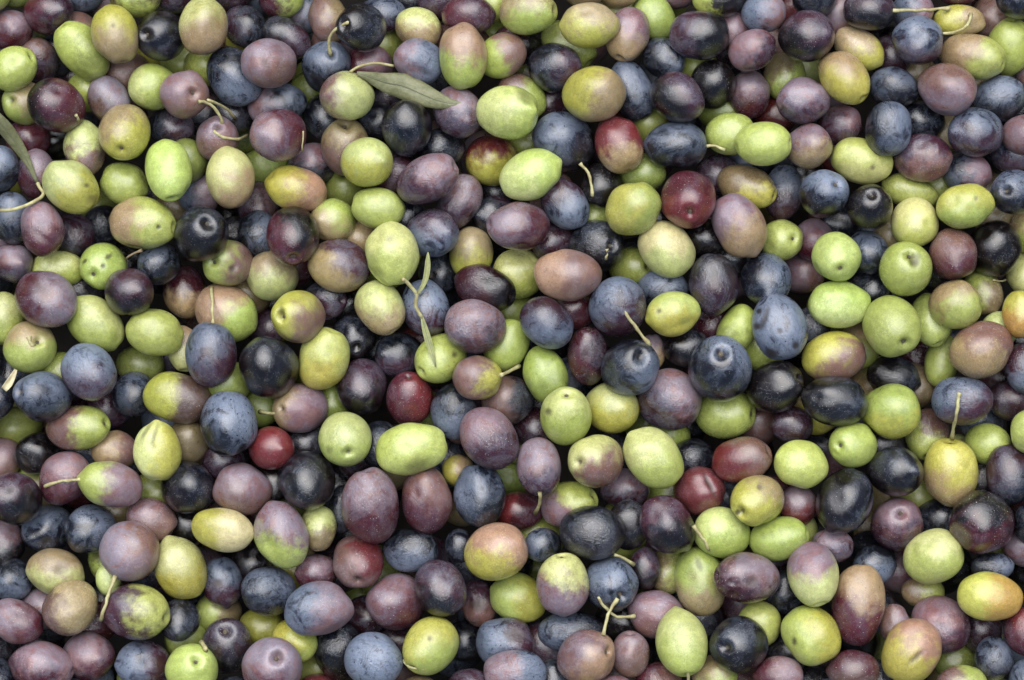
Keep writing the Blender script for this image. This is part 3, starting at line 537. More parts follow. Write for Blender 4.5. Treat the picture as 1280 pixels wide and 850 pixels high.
191.6 109.0 -40.2 30.7 29.2 0 G L 180 0.3 -|green olive, pale towards left side, upper right of a tan one, top far left
1073.3 60.2 -30.5 33.9 24.1 35 O+ Y 60 0.3 -|long golden tan olive, yellow towards lower right, below a dark purple one, top far right
787.7 817.8 -23.2 29.6 24.3 90 M B 60 0.35 -110|dusty mauve olive, stem scar at upper side, left of a bright green one, bottom centre-right
417.3 275.9 -42.2 27.5 27.5 0 G O 120 0.4 -|green olive, tan towards lower left, right of a glossy black one, upper left
346.3 131.3 -55.0 37.1 27.5 -15 S- M 180 0.3 -|long dusty dark blue olive, mauve towards left side, above a dusty mauve one, top left
1262.5 58.0 -57.3 34.6 28.4 90 G G 0 0 -80|green olive, stem scar at upper side, right of a tan one, top far right
584.3 18.5 -35.3 33.5 26.0 0 P W 180 0.4 -|long purple olive, wine towards left side, above a pinkish tan one, top centre-left
1067.8 838.5 -6.3 32.8 26.3 0 B- W -90 0.4 -|dark brown olive, wine towards upper side, bottom far right
1158.6 542.8 -60.5 32.8 28.4 90 B- G 120 0.5 100|dark brown olive, stem scar at lower side, green towards lower left, lower far right
1115.9 471.3 -56.2 32.8 26.3 15 N D 180 0.4 -|navy blue olive, black towards left side, below a green one, middle far right
431.7 183.8 -49.6 34.9 30.7 90 B O -90 0.4 -80|mauve-brown olive, stem scar at upper side, upper left of a pale green one, upper centre-left
1266.9 240.0 -11.3 30.6 27.3 90 N S -90 0.45 180|navy blue olive, stem scar at left side, bluish towards upper side, upper far right
650.3 639.2 -56.1 29.6 25.4 0 W- R 180 0.3 -|dark wine olive, red towards left side, upper right of a pinkish tan one, lower centre-right
272.2 173.6 -29.0 27.5 27.5 0 B M -90 0.4 -80|mauve-brown olive with a stalk, mauve towards upper side, above a pale green one, upper left
1242.4 822.5 -20.7 27.3 24.1 90 S- K 90 0.3 -|dusty dark blue olive, grey towards lower side, bottom far right
306.1 32.8 -69.2 28.6 26.0 40 P N 0 0.5 -|purple olive, navy towards right side, right of a pale green one, top left
912.0 167.3 -32.6 31.8 26.5 0 G G 0 0 -|green olive, right of a dusty dark blue one, top right
523.3 36.0 -56.0 29.6 25.4 20 O L -90 0.3 -|tan olive, pale towards upper side, upper left of a pinkish tan one, top centre-left
1199.5 25.8 -41.2 33.3 20.1 0 O Y 180 0.4 -|long tan olive, yellow towards left side, above a tan one, top far right
976.6 300.2 -61.0 28.6 25.0 90 G+ G+ 0 0 -5|bright green olive, stem scar at right side, right of a dusty mauve one, upper right
633.4 431.0 -38.7 34.9 26.5 -60 G G 0 0 -|long green olive, lower right of a purple one, middle centre-left
199.0 329.9 -37.6 27.5 25.4 -40 S- N 60 0.4 -|dusty dark blue olive, navy towards lower right, below a green one, upper far left
830.5 72.0 -41.7 28.6 26.0 35 S- N 180 0.4 -|dusty dark blue olive, navy towards left side, above a glossy black one, top centre-right
1208.9 215.9 -48.4 30.6 26.0 15 S- M 0 0.4 -|dusty dark blue olive, mauve towards right side, below a slate blue one, upper far right
135.5 124.9 -39.0 31.8 25.4 60 M+ B- 120 0.4 -|pale mauve olive, brown towards lower left, right of a glossy black one, top far left
752.0 231.4 -46.1 28.6 26.0 90 D D 0 0 -|glossy black olive, upper left of a bright yellow-green one, upper centre-right
167.3 492.4 -58.8 27.5 27.1 90 S- N 60 0.4 -|dusty dark blue olive, navy towards lower right, middle far left
954.3 15.9 -22.4 27.5 25.4 0 S M 0 0.4 -|slate blue olive, mauve towards right side, upper left of a glossy black one, top right
1049.2 156.4 -51.6 28.4 25.2 0 P M -60 0.3 -|purple olive, mauve towards upper right, below a yellow-green one, top right
990.3 531.2 -38.3 27.5 23.3 0 P- P- 0 0 -|dark purple olive, lower left of a glossy black one, lower right
358.0 47.6 -52.1 32.8 24.3 35 K P 60 0.4 -|long charcoal olive, purple towards lower right, upper right of a dusty mauve one, top left
14.8 273.7 -35.7 33.9 25.4 90 N S -90 0.4 -100|navy blue olive, stem scar at upper side, above a dusty mauve one, upper far left
45.5 217.6 -35.7 30.7 24.3 90 W- M -70 0.4 -|dark wine olive, mauve towards upper side, left of a pale green one, upper far left
598.5 754.7 -82.3 29.6 23.3 85 B P -90 0.4 -|mauve-brown olive, purple towards upper side, below a pinkish tan one, bottom centre-left
461.7 81.5 -57.7 28.6 26.0 0 M W 180 0.4 -|dusty mauve olive, wine towards left side, upper right of a pale green one, top centre-left
224.4 774.8 -29.6 26.5 25.4 90 K N 0 0.4 -|charcoal olive, navy towards right side, right of a purple one, bottom left
47.6 567.2 -62.4 26.5 26.5 0 D D 0 0 -|glossy black olive, lower left of a mauve-brown one, lower far left
780.7 611.6 -65.9 31.8 26.0 10 P- M -90 0.4 -|dark purple olive, mauve towards upper side, upper right of a navy blue one, lower centre-right
34.9 173.6 -67.9 28.6 26.0 0 W W 0 0 -|wine-red olive, lower left of a glossy black one, upper far left
93.2 293.9 -74.7 28.6 26.0 90 P K 90 0.3 -|purple olive, grey towards lower side, below a pale green one, upper far left
409.9 23.3 -49.6 30.7 24.3 75 O B 180 0.5 -|tan olive, brown towards left side, left of a glossy black one, top left
441.6 420.5 -60.3 28.6 28.6 0 N D 60 0.4 65|navy blue olive, stem scar at lower right, above a glossy black one, middle centre-left
1234.1 554.8 -54.7 28.4 26.3 0 G G 0 0 -|green olive, upper right of a bright yellow-green one, lower far right
921.5 413.0 -39.2 32.8 24.3 -60 G- G -60 0.5 -|long dull dark green olive, upper right of a navy blue one, middle right
213.8 159.9 -71.7 29.6 26.0 15 N P 0 0.5 -|navy blue olive, purple towards right side, right of a tan one, top left
323.0 290.7 -68.4 28.6 26.0 90 S N 180 0.4 -|slate blue olive, navy towards left side, left of a glossy black one, upper left
398.2 660.3 -25.4 28.6 22.2 90 O- L -90 0.4 30|dull khaki olive, stem scar at lower right, lower left of a wine-red one, lower left
15.9 724.6 -55.1 26.5 25.0 90 N S 90 0.45 -|navy blue olive, bluish towards lower side, left of a tan one, bottom far left
144.0 564.0 -47.8 28.6 25.4 0 B O 200 0.5 -|mauve-brown olive, tan towards left side, above a dusty mauve one, lower far left
980.8 95.3 -74.2 30.7 26.5 90 O- G 60 0.4 -|dull khaki olive, green towards lower right, lower left of a glossy black one, top right
174.7 455.4 -88.3 31.8 25.4 0 G- G- 0 0 -|dull dark green olive, upper left of a dark brown one, middle far left
15.9 328.8 -49.9 25.4 25.0 0 M P 90 0.4 -|dusty mauve olive, purple towards lower side, below a navy blue one, upper far left
1137.8 240.0 -54.9 36.1 20.8 20 G G 0 0 -|long green olive, below a purple one, upper far right
12.1 38.1 -65.0 28.6 26.0 0 W M -90 0.4 -|wine-red olive, mauve towards upper side, above a green one, top far left
1084.2 315.5 -39.1 28.6 26.0 90 N S -90 0.4 -|navy blue olive, bluish towards upper side, upper left of a green one, upper far right
1164.1 400.8 -44.0 33.9 26.3 80 G+ G+ 0 0 85|long bright green olive, stem scar at lower side, above a green one, middle far right
996.7 632.8 -43.6 26.5 24.3 90 R M -90 0.4 -|red-brown olive, mauve towards upper side, left of a navy blue one, lower right
72.0 337.3 -56.5 33.9 24.3 -5 G L -90 0.3 -|long green olive, pale towards upper side, above a dusty mauve one, upper far left
1228.6 366.3 -65.5 28.4 25.2 60 O- G 200 0.4 -|dull khaki olive, green towards left side, below a glossy black one, middle far right
1177.2 450.5 -66.2 33.9 20.8 100 G G 0 0 -|long green olive, left of a mauve-brown one, middle far right
396.1 715.5 -48.1 26.5 23.3 0 W M -90 0.4 -|wine-red olive, mauve towards upper side, above a dusty mauve one, bottom left
786.0 656.1 -39.9 30.7 26.5 90 D K -90 0.5 -|glossy black olive, grey towards upper side, right of a navy blue one, lower centre-right
1094.1 705.0 -55.9 27.3 25.2 0 N S 90 0.4 -|navy blue olive, bluish towards lower side, upper right of a tan one, bottom far right
235.0 552.3 -51.2 28.6 26.0 90 O- O- 0 0 -|dull khaki olive, lower left of a navy blue one, lower left
817.8 21.2 -60.8 29.6 25.4 60 G G 0 0 -|green olive, left of a glossy black one, top centre-right
548.7 339.4 -89.8 28.6 26.0 90 N N 0 0 -|navy blue olive, right of a bright green one, upper centre-left
806.1 711.3 -44.2 26.5 20.1 90 D P -60 0.35 -|long glossy black olive, purple towards upper right, above a mauve-brown one, bottom centre-right
1264.5 499.7 -50.7 28.6 26.0 0 P- P- 0 0 -|dark purple olive, right of a slate blue one, middle far right
974.4 844.7 -7.7 30.7 24.3 0 M W 180 0.35 -|dusty mauve olive, wine towards left side, lower left of a bright green one, bottom right
949.0 782.2 -43.5 30.7 27.5 90 G G 0 0 -|green olive, left of a bright green one, bottom right
47.6 76.2 -77.0 28.6 26.0 90 B P 60 0.5 -|mauve-brown olive, purple towards lower right, upper left of a glossy black one, top far left
678.9 681.5 -21.3 23.3 22.2 0 S- N 0 0.4 -|dusty dark blue olive, navy towards right side, right of a pinkish tan one, bottom centre-right
1002.0 341.5 -110.7 28.6 26.0 0 M B 0 0.4 -|dusty mauve olive, brown towards right side, upper left of a green one, middle right
860.1 435.3 -43.1 29.6 25.4 0 N D 180 0.4 -|navy blue olive, black towards left side, upper left of a navy blue one, middle right
1153.1 151.0 -54.6 28.6 26.0 0 N N 0 0 -|navy blue olive, lower left of a mauve-brown one, top far right
828.3 361.2 -46.3 31.8 26.0 0 N S -90 0.4 -|navy blue olive, bluish towards upper side, right of a slate blue one, middle centre-right
23.3 533.3 -104.4 28.6 26.0 0 G- G- 0 0 -|dull dark green olive, lower left of a navy blue one, lower far left"""
REST = """31.8 129.2 -43.4 29.2 26.5 70 G O -30 0.4 190 1
552.9 184.8 -47.2 28.6 26.0 0 N- N- 0 0 - 1
391.9 206.0 -80.4 29.6 27.5 0 K M -90 0.4 - 1
1277.6 392.5 -9.0 30.6 26.0 90 A Y -90 0.3 - 1
867.5 573.5 -74.5 28.6 26.0 0 N N 0 0 - 1
404.6 146.1 -80.1 29.6 26.0 70 N N 0 0 - 1
1016.4 300.2 -86.7 27.3 26.3 90 W M -90 0.4 - 1
789.2 334.1 -69.3 28.6 26.0 0 G- G- 0 0 0 1
5.8 679.4 -76.9 28.6 26.0 90 D M -90 0.3 - 1
582.6 801.3 -99.2 28.6 26.0 0 N- N- 0 0 - 1
883.4 299.2 -51.4 28.6 26.0 0 D D 0 0 - 1
406.7 376.0 -50.2 27.5 24.3 0 P N -90 0.4 0 1
1171.7 648.9 -69.1 28.6 26.0 0 N N 0 0 - 1
980.8 742.0 -62.0 28.6 26.0 90 N N 0 0 - 1
368.6 801.3 -44.0 29.6 26.5 20 Y G 0 0.3 - 1
1040.5 681.7 -29.6 26.3 21.9 0 P M -90 0.4 60 1
802.9 216.6 -50.7 28.6 26.0 0 G- G- 0 0 - 1
1227.5 790.3 -72.3 28.6 26.0 90 P- P- 0 0 - 1
315.6 699.6 -67.6 28.6 26.0 90 D D 0 0 - 1
1153.1 740.0 -74.5 28.0 20.8 0 O- G 0 0.4 - 1
290.2 144.0 -75.5 28.6 26.0 0 K K 0 0 - 1
1240.6 708.3 -24.2 27.3 17.5 0 N S 0 0.4 - 1
326.2 784.3 -69.8 28.6 26.0 0 Y- Y- 0 0 - 1
273.3 765.3 -78.6 28.6 26.0 0 O- G 180 0.4 - 1
129.2 285.4 -104.1 28.6 26.0 90 N N 0 0 - 1
693.7 303.4 -66.1 28.6 26.0 0 P P 0 0 - 1
4.1 397.2 -52.8 33.9 26.0 80 G L -90 0.4 - 1
248.8 242.0 -73.9 28.6 26.0 0 S M 0 0.4 - 1
773.3 773.7 -69.8 28.6 26.0 0 D D 0 0 - 1
1280.9 459.2 -23.5 32.8 26.0 90 P S 60 0.45 - 1
711.7 57.2 -71.6 38.1 26.0 35 G G 0 0 - 1
-1.7 210.2 -22.5 28.6 26.0 90 N S -90 0.4 - 1
455.4 769.5 -83.3 28.6 26.0 0 P- P- 0 0 - 1
898.2 218.7 -83.9 28.6 26.0 0 P P 0 0 - 1
281.8 575.6 -63.0 28.6 26.0 0 P- P- 0 0 - 1
470.2 152.4 -74.8 28.6 26.0 0 N N 0 0 - 1
834.7 713.4 -73.1 28.6 26.0 90 O- G 0 0.4 - 1
1140.0 13.1 -38.2 25.2 24.1 0 M S 180 0.4 - 1
322.0 254.7 -100.7 28.6 26.0 90 P M 0 0.3 - 1
1280.9 168.5 -30.3 28.6 26.0 0 M W 0 0.4 - 1
667.3 535.4 -73.8 28.6 26.0 0 P- P- 0 0 - 1
159.9 91.0 -74.2 28.6 26.0 -20 B B 0 0 - 1
898.2 -2.7 -28.2 33.9 26.0 0 D G 180 0.3 - 1
652.4 120.7 -49.1 33.9 25.4 40 G B 200 0.45 - 1
1282.0 788.1 -13.6 30.6 26.0 90 W R -60 0.4 - 1
430.0 239.9 -97.6 28.6 26.0 90 G- G- 0 0 -120 1
1085.3 363.0 -59.6 28.6 26.0 0 N N 0 0 - 1
478.7 120.7 -107.1 28.6 26.0 0 P- P- 0 0 - 1
478.7 19.1 -78.9 29.6 24.3 0 P S -60 0.5 - 1
351.6 -2.7 -64.4 28.6 26.0 0 W G 0 0.35 - 1
1.5 573.5 -81.8 28.6 26.0 90 B M -90 0.4 - 1
946.9 531.2 -93.4 28.6 26.0 90 B- B- 0 0 -60 1
1194.7 825.3 -91.9 28.6 26.0 0 G- G- 0 0 - 1
324.1 509.4 -68.4 28.6 26.0 0 G- G- 0 0 - 1
1239.6 20.8 -87.3 28.6 26.0 90 B B 0 0 - 1
720.2 386.6 -45.9 28.6 26.0 0 W- W- 0 0 - 1
232.9 201.8 -48.5 28.6 26.0 90 G- G- 0 0 - 1
574.1 682.6 -32.0 21.2 18.0 90 N N 0 0 - 1
618.6 269.5 -79.1 28.6 26.0 0 N P 0 0.4 - 1
1180.0 710.6 -160.5 37.1 32.3 146 D D 189 0 - 1
1118.1 779.4 -40.3 25.2 19.7 90 B M 0 0.4 - 1
169.4 -3.8 -39.3 32.8 26.0 0 W- G 90 0.3 - 1
385.5 554.5 -69.9 28.6 26.0 0 K K 0 0 - 1
892.9 845.3 -30.8 28.6 26.0 0 O G 60 0.4 - 1
331.5 207.1 -116.8 29.6 24.3 0 G G 0 0 - 1
135.5 511.5 -90.2 28.6 26.0 0 P P 0 0 - 1
1144.4 482.2 -92.0 28.6 26.0 90 O- O- 0 0 - 1
1267.7 191.9 -66.1 28.6 26.0 0 S P 90 0.4 - 1
1202.4 856.8 -10.2 32.8 26.0 0 B G -20 0.4 - 1
1111.6 70.0 -60.7 28.6 26.0 0 P- P- 0 0 - 1
1018.6 -1.9 -27.8 28.6 26.0 0 N N 0 0 - 1
1123.1 710.3 -129.5 38.3 30.9 24 M W 289 0.4 - 1
257.3 82.6 -74.7 28.6 26.0 0 G G 0 0 - 1
334.7 409.9 -110.2 28.6 26.0 0 P P 0 0 - 1
286.0 477.6 -38.7 28.6 26.0 0 G- G- 0 0 - 1
491.4 217.6 -43.5 28.6 26.0 0 P P 0 0 - 1
1052.5 279.4 -113.6 28.6 26.0 0 N N 0 0 - 1
474.4 554.5 -38.5 28.6 26.0 90 N N 0 0 - 1
573.0 588.3 -52.2 20.1 20.1 0 O+ Y 180 0.4 - 1
230.8 656.1 -70.5 28.6 26.0 0 D D 0 0 - 1
968.1 144.0 -93.3 28.6 26.0 0 R- R- 0 0 - 1
883.4 405.6 -72.4 28.6 26.0 0 W- W- 0 0 - 1
1034.0 565.8 -163.1 35.9 31.4 59 K M 36 0.4 - 1
824.1 852.7 -37.2 28.6 26.0 0 W B 0 0.4 - 1
-8.0 496.7 -24.1 28.6 26.0 90 N N 0 0 - 1
637.6 596.8 -132.7 28.6 26.0 0 G- G- 0 0 - 1
1282.0 682.8 -48.6 28.6 26.0 0 M- M- 0 0 - 1
427.9 637.0 -41.3 29.6 16.9 90 N N 0 0 - 1
684.0 808.8 -80.2 38.3 31.6 24 P P 213 0 - 1
230.8 436.3 -49.4 28.6 21.2 90 L O -90 0.4 0 1
1273.2 -1.9 -23.9 28.6 26.0 0 N S -90 0.4 - 1
415.1 507.3 -78.4 28.6 26.0 90 G- G- 0 0 - 1
1067.5 796.4 -135.5 41.2 31.5 64 D D 237 0 - 1
1013.1 412.2 -57.6 28.6 26.0 90 N N 0 0 - 1
1074.4 431.9 -65.8 28.6 26.0 90 G- O -90 0.3 - 1
135.5 724.0 -32.5 20.1 15.9 90 L L 0 0 - 1
692.7 127.0 -79.0 28.6 26.0 0 P- P- 0 0 - 1
1288.5 538.4 -5.7 28.6 26.0 90 G+ G+ 0 0 - 1
915.1 34.9 -55.8 28.6 26.0 90 M M 0 0 - 1
451.1 299.2 -70.8 28.6 26.0 0 O O 0 0 - 1
343.2 601.0 -55.0 28.6 26.0 90 D D 0 0 - 1
502.0 118.6 -145.1 28.6 26.0 0 G- G- 0 0 - 1
1087.5 688.3 -94.3 28.6 26.0 0 N N 0 0 - 1
648.2 57.2 -72.3 30.7 24.3 30 W D 30 0.5 - 1
949.9 427.2 -76.6 38.5 31.5 77 G+ L 323 0.4 - 1
1142.2 619.4 -95.7 28.6 26.0 0 G- G- 0 0 - 1
69.9 173.6 -100.9 28.6 26.0 0 D D 0 0 - 1
118.6 778.0 -67.5 28.6 26.0 0 W- W- 0 0 - 1
1284.1 342.8 -84.4 28.6 26.0 90 L L 0 0 - 1
1049.2 24.1 -57.9 28.6 26.0 90 M B 0 0.4 - 1
811.4 158.8 -66.9 28.6 26.0 90 G- G- 0 0 - 1
868.2 765.1 -86.1 36.9 30.8 44 K K 324 0 - 1
191.6 615.9 -72.9 28.6 26.0 0 G- G- 0 0 - 1
234.0 799.2 -65.3 28.6 26.0 0 G- G- 0 0 - 1
51.9 761.0 -65.4 28.6 26.0 0 M+ M+ 0 0 - 1
982.9 816.1 -65.9 28.6 26.0 0 K K 0 0 - 1
574.9 808.4 -169.9 41.3 31.2 128 S- N 358 0.4 - 1
924.9 751.7 -128.8 36.7 27.4 68 W M 14 0.5 - 1
480.8 57.2 -105.2 28.6 26.0 0 G- G- 0 0 - 1
552.7 96.4 -158.9 34.0 29.8 50 N S 192 0.2 - 1
558.8 576.6 -102.0 36.4 31.7 81 N S 88 0.4 - 1
152.1 332.8 -126.8 38.7 32.2 145 D D 265 0 - 1
641.9 389.8 -97.7 28.6 26.0 0 G- G- 0 0 - 1
657.7 179.5 -99.4 28.6 26.0 0 G- G- 0 0 - 1
109.0 114.3 -74.6 28.6 26.0 0 G G 0 0 - 1
815.6 439.5 -52.7 22.2 16.9 90 M+ O 90 0.4 - 1
548.7 -0.6 -77.6 28.6 26.0 0 P P 0 0 - 1
311.4 367.5 -93.0 28.6 26.0 0 O- O- 0 0 - 1
898.2 137.6 -85.1 28.6 26.0 0 G- G- 0 0 - 1
1225.2 525.2 -91.7 32.8 28.1 56 N S 76 0.45 - 1
379.2 17.4 -97.2 28.6 26.0 0 S M 180 0.4 - 1
507.3 275.9 -61.4 28.6 26.0 90 N N 0 0 - 1
1148.8 445.0 -122.2 28.6 26.0 0 W- W- 0 0 - 1
221.3 -8.0 -61.3 28.6 26.0 0 P- P- 0 0 - 1
1010.9 855.7 -83.5 28.6 26.0 0 K K 0 0 - 1
253.0 142.2 -109.6 35.7 27.9 38 K M 260 0.4 - 1
105.9 363.3 -82.5 28.6 26.0 0 K K 0 0 - 1
387.6 118.6 -114.4 28.6 26.0 90 G- G- 0 0 - 1
101.6 -9.1 -90.2 28.6 26.0 0 S- S- 0 0 - 1
15.6 469.9 -83.2 31.9 27.8 127 S- N 125 0.4 - 1
227.6 79.4 -110.2 28.6 26.0 0 G G 0 0 - 1
586.8 861.1 -23.7 28.6 26.0 0 P P 0 0 - 1
74.1 464.9 -50.2 28.6 26.0 0 G- G- 0 0 - 1
713.9 482.8 -152.7 36.0 30.5 84 N S 229 0.4 - 1
529.8 703.0 -149.1 37.4 30.3 123 P B 163 0.4 - 1
-6.9 809.7 -51.9 28.6 26.0 0 K K 0 0 - 1
196.1 715.9 -131.3 34.0 28.7 164 S P 27 0.45 - 1
1092.5 479.9 -111.4 37.3 29.6 129 L O 170 0.4 - 1
606.0 198.5 -147.6 35.6 31.5 95 M+ B 328 0.3 - 1
309.3 169.4 -138.6 28.6 26.0 0 G- G- 0 0 - 1
1292.9 654.4 -14.1 28.6 26.0 90 N N 0 0 - 1
1287.4 288.1 -72.5 28.6 26.0 90 O G 90 0.4 - 1
1173.9 236.7 -83.8 28.6 26.0 90 G- G- 0 0 - 1
438.4 378.1 -87.7 28.6 26.0 0 D D 0 0 - 1
917.3 322.4 -79.3 28.6 26.0 0 K K 0 0 - 1
148.2 640.2 -91.8 28.6 26.0 0 O- O- 0 0 - 1
586.7 707.2 -169.2 35.8 28.8 51 P S 315 0.5 - 1
72.0 67.8 -113.2 28.6 26.0 90 N N 0 0 - 1
1111.6 299.1 -72.4 28.6 26.0 90 O- O- 0 0 - 1
775.3 664.8 -93.8 40.4 32.7 98 G G 110 0 - 1
1005.5 89.7 -111.5 28.6 26.0 0 L- L- 0 0 - 1
834.7 542.8 -98.1 28.6 26.0 0 G G 0 0 - 1
1105.0 555.9 -71.6 28.6 26.0 0 K K 0 0 - 1
298.7 294.9 -122.4 28.6 26.0 0 K K 0 0 - 1
69.4 765.9 -110.1 40.6 32.6 128 N N 110 0 - 1
690.6 852.7 -35.4 28.6 26.0 90 N N 0 0 - 1
1242.8 272.8 -93.4 28.6 26.0 0 O- O- 0 0 - 1
584.8 625.0 -147.7 36.3 28.4 139 B O 81 0.4 - 1
1175.4 326.9 -60.8 39.3 29.2 86 K K 315 0 - 1
449.6 571.3 -76.3 33.3 29.8 60 D P 190 0.45 - 1
366.4 326.9 -99.3 38.7 31.0 150 B W 31 0.4 - 1
1285.4 717.5 -155.5 35.0 31.7 158 D N 4 0.4 - 1
1252.1 472.0 -113.8 36.3 30.5 30 D W 196 0.45 - 1
-4.8 850.6 -24.3 28.6 26.0 90 N N 0 0 - 1
473.1 716.2 -135.7 36.0 27.5 78 G G 209 0 - 1
391.9 833.0 -105.7 28.6 26.0 0 G- G- 0 0 - 1
207.4 524.7 -128.9 32.5 28.0 19 S+ S 175 0.4 - 1
842.9 613.4 -108.1 42.4 31.4 130 G B 334 0.45 - 1
141.0 704.4 -70.6 34.2 28.0 54 W- G 147 0.3 - 1
1144.4 94.1 -88.9 28.6 26.0 0 O- O- 0 0 - 1
1017.8 514.5 -73.1 32.9 29.0 0 O+ Y 116 0.4 - 1
773.3 -15.4 -52.7 28.6 26.0 0 O O 0 0 - 1
1180.5 164.1 -89.2 28.6 26.0 90 O O 0 0 - 1
288.1 -11.2 -89.3 28.6 26.0 0 P- P- 0 0 - 1
769.6 562.0 -160.5 35.0 31.7 132 K K 140 0 - 1
667.8 666.7 -96.0 41.6 32.0 32 G+ G+ 229 0 - 1
496.7 801.3 -96.8 28.6 26.0 0 P- P- 0 0 - 1
255.2 711.5 -149.9 32.2 28.4 43 M W 123 0.35 - 1
745.6 269.5 -75.5 28.6 26.0 0 G G 0 0 - 1
222.3 258.9 -108.2 28.6 26.0 0 O- O- 0 0 - 1
496.0 571.6 -108.9 41.5 31.6 86 B O 107 0.4 - 1
905.8 623.0 -106.0 30.2 27.6 76 N S 172 0.4 - 1
423.2 613.7 -120.4 40.5 32.7 167 K K 292 0 - 1
1228.6 604.1 -72.7 28.6 26.0 90 K K 0 0 - 1
868.6 84.7 -72.3 28.6 26.0 0 G G 0 0 - 1
96.3 40.2 -76.7 26.5 25.4 90 L B -90 0.4 - 1
421.5 712.8 -109.6 39.7 30.1 144 P- P- 81 0 - 1
938.9 201.7 -109.9 30.0 27.4 62 N S 198 0.4 - 1
614.3 239.9 -113.1 28.6 26.0 0 K K 0 0 - 1
1287.4 851.3 -7.6 28.6 26.0 90 S- S- 0 0 - 1
791.3 806.9 -133.6 32.2 27.7 20 N N 22 0 - 1
-11.2 131.3 -67.6 28.6 26.0 90 D D 0 0 - 1
474.0 436.2 -112.7 36.4 29.1 97 N N 4 0 - 1
850.5 524.2 -162.3 36.6 28.5 48 N D 174 0.4 - 1
807.2 529.1 -132.8 28.6 26.0 0 G- G- 0 0 - 1
549.6 374.1 -158.0 37.5 28.5 53 D K 304 0.5 - 1
208.7 427.7 -120.6 42.9 32.4 61 P P 327 0 - 1
615.4 1.5 -68.1 28.6 26.0 90 G G 0 0 - 1
1116.9 611.8 -137.3 37.0 31.7 127 M+ O 142 0.4 - 1
368.6 709.9 -83.1 32.0 27.4 144 Y+ O 346 0.3 - 1
993.6 666.0 -78.9 32.0 29.4 73 G L 296 0.3 - 1
845.3 -14.4 -82.4 28.6 26.0 0 M M 0 0 - 1
98.9 608.4 -129.9 30.9 27.4 148 R- R- 279 0 - 1
1007.3 220.8 -110.5 28.6 26.0 90 D D 0 0 - 1
122.8 261.0 -141.0 28.6 26.0 0 G- G- 0 0 - 1
895.9 51.7 -103.2 39.2 29.4 83 P- P- 242 0 - 1
1087.6 657.9 -168.8 36.9 29.2 152 O- O- 190 0 - 1
1114.7 46.8 -168.4 34.8 27.0 166 D D 224 0 - 1
1249.4 412.2 -42.6 24.1 23.0 0 L+ L+ 0 0 - 1
493.0 842.2 -165.8 40.1 32.3 59 B- B- 291 0 - 1
281.9 283.1 -164.8 33.7 30.6 116 D D 173 0 - 1
1007.7 427.6 -151.5 39.8 31.7 160 D D 255 0 - 1
46.7 612.2 -96.5 42.8 32.8 168 G B 112 0.45 - 1
1274.3 796.7 -157.3 34.5 30.7 96 S P 266 0.4 - 1
991.9 6.1 -136.7 35.8 27.2 133 R W 275 0.4 - 1
119.6 564.2 -87.6 36.6 28.3 173 S- N 213 0.3 - 1
629.2 703.4 -121.7 37.0 28.0 7 N- N- 311 0 - 1
959.3 701.2 -128.5 31.3 27.6 174 P M 240 0.5 - 1
627.9 57.8 -157.0 33.6 30.3 89 L G 272 0.4 - 1
20.1 -15.4 -69.4 28.6 26.0 0 G- G- 0 0 - 1
128.7 761.4 -132.9 38.3 30.9 95 N S 44 0.2 - 1
-18.1 341.1 -106.5 41.7 31.1 29 N S 252 0.4 - 1
957.9 55.0 -153.7 38.0 28.3 53 P B 307 0.4 - 1
1094.7 761.5 -71.9 33.1 27.4 32 D S 77 0.45 - 1
627.6 342.6 -155.3 35.9 29.5 119 S- N 339 0.4 - 1
-12.9 143.1 -158.0 35.9 32.4 130 K K 286 0 - 1
931.3 102.7 -174.2 38.9 30.0 57 K K 72 0 - 1
127.0 -0.6 -126.8 28.6 26.0 0 M M 0 0 - 1
516.9 -0.6 -112.2 28.6 26.0 0 N N 0 0 - 1
737.3 44.9 -133.9 41.6 31.9 128 M+ B 239 0.3 - 1
1196.9 -18.3 -51.7 28.6 26.0 0 W W 0 0 - 1
958.9 248.0 -172.4 39.6 32.6 38 O- O- 53 0 - 1
525.9 436.9 -137.4 33.1 28.9 25 R R 286 0 - 1
438.0 670.4 -153.7 35.5 27.4 107 N- N- 347 0 - 1
935.7 563.3 -161.1 37.2 31.2 77 P- P- 254 0 - 1
1259.0 188.8 -137.3 31.1 27.2 116 S- S- 287 0 - 1
398.2 867.5 -74.9 28.6 26.0 0 R+ R+ 0 0 - 1
391.0 101.9 -155.6 31.1 27.7 113 G- G- 254 0 - 1
728.7 -15.4 -26.7 28.6 26.0 0 O- O- 0 0 - 1
827.3 95.1 -105.7 40.9 31.3 111 S- S- 244 0 - 1
574.7 54.9 -79.7 37.7 28.6 178 B- B- 309 0 - 1
1033.0 670.6 -115.1 35.9 28.3 164 D D 212 0 - 1
88.8 153.7 -142.7 36.1 32.0 134 S M 253 0.4 - 1
682.1 713.7 -154.5 39.3 30.0 13 G- G- 23 0 - 1
319.9 -4.8 -122.8 28.6 26.0 90 S- S- 0 0 - 1
417.4 60.4 -82.5 31.7 27.5 70 M B 193 0.35 - 1
679.9 424.3 -171.9 35.3 28.5 46 D K 209 0.5 - 1
827.0 286.2 -67.8 34.5 30.0 35 D N 23 0.35 - 1
-19.6 456.5 -52.2 28.6 26.0 90 N N 0 0 - 1
259.5 423.7 -158.9 38.4 29.6 81 W B 204 0.4 - 1
112.0 844.9 -82.5 32.7 30.2 40 S- M 205 0.4 - 1
256.2 744.1 -114.5 28.6 26.0 0 N N 0 0 - 1
195.6 58.3 -147.2 35.9 32.1 25 G+ Y 141 0.4 - 1
151.8 140.3 -162.1 41.5 32.9 110 B- B- 178 0 - 1
689.8 243.2 -76.5 31.9 29.5 77 B B 325 0 - 1
446.5 749.5 -166.4 30.7 27.5 164 L G 251 0.4 - 1
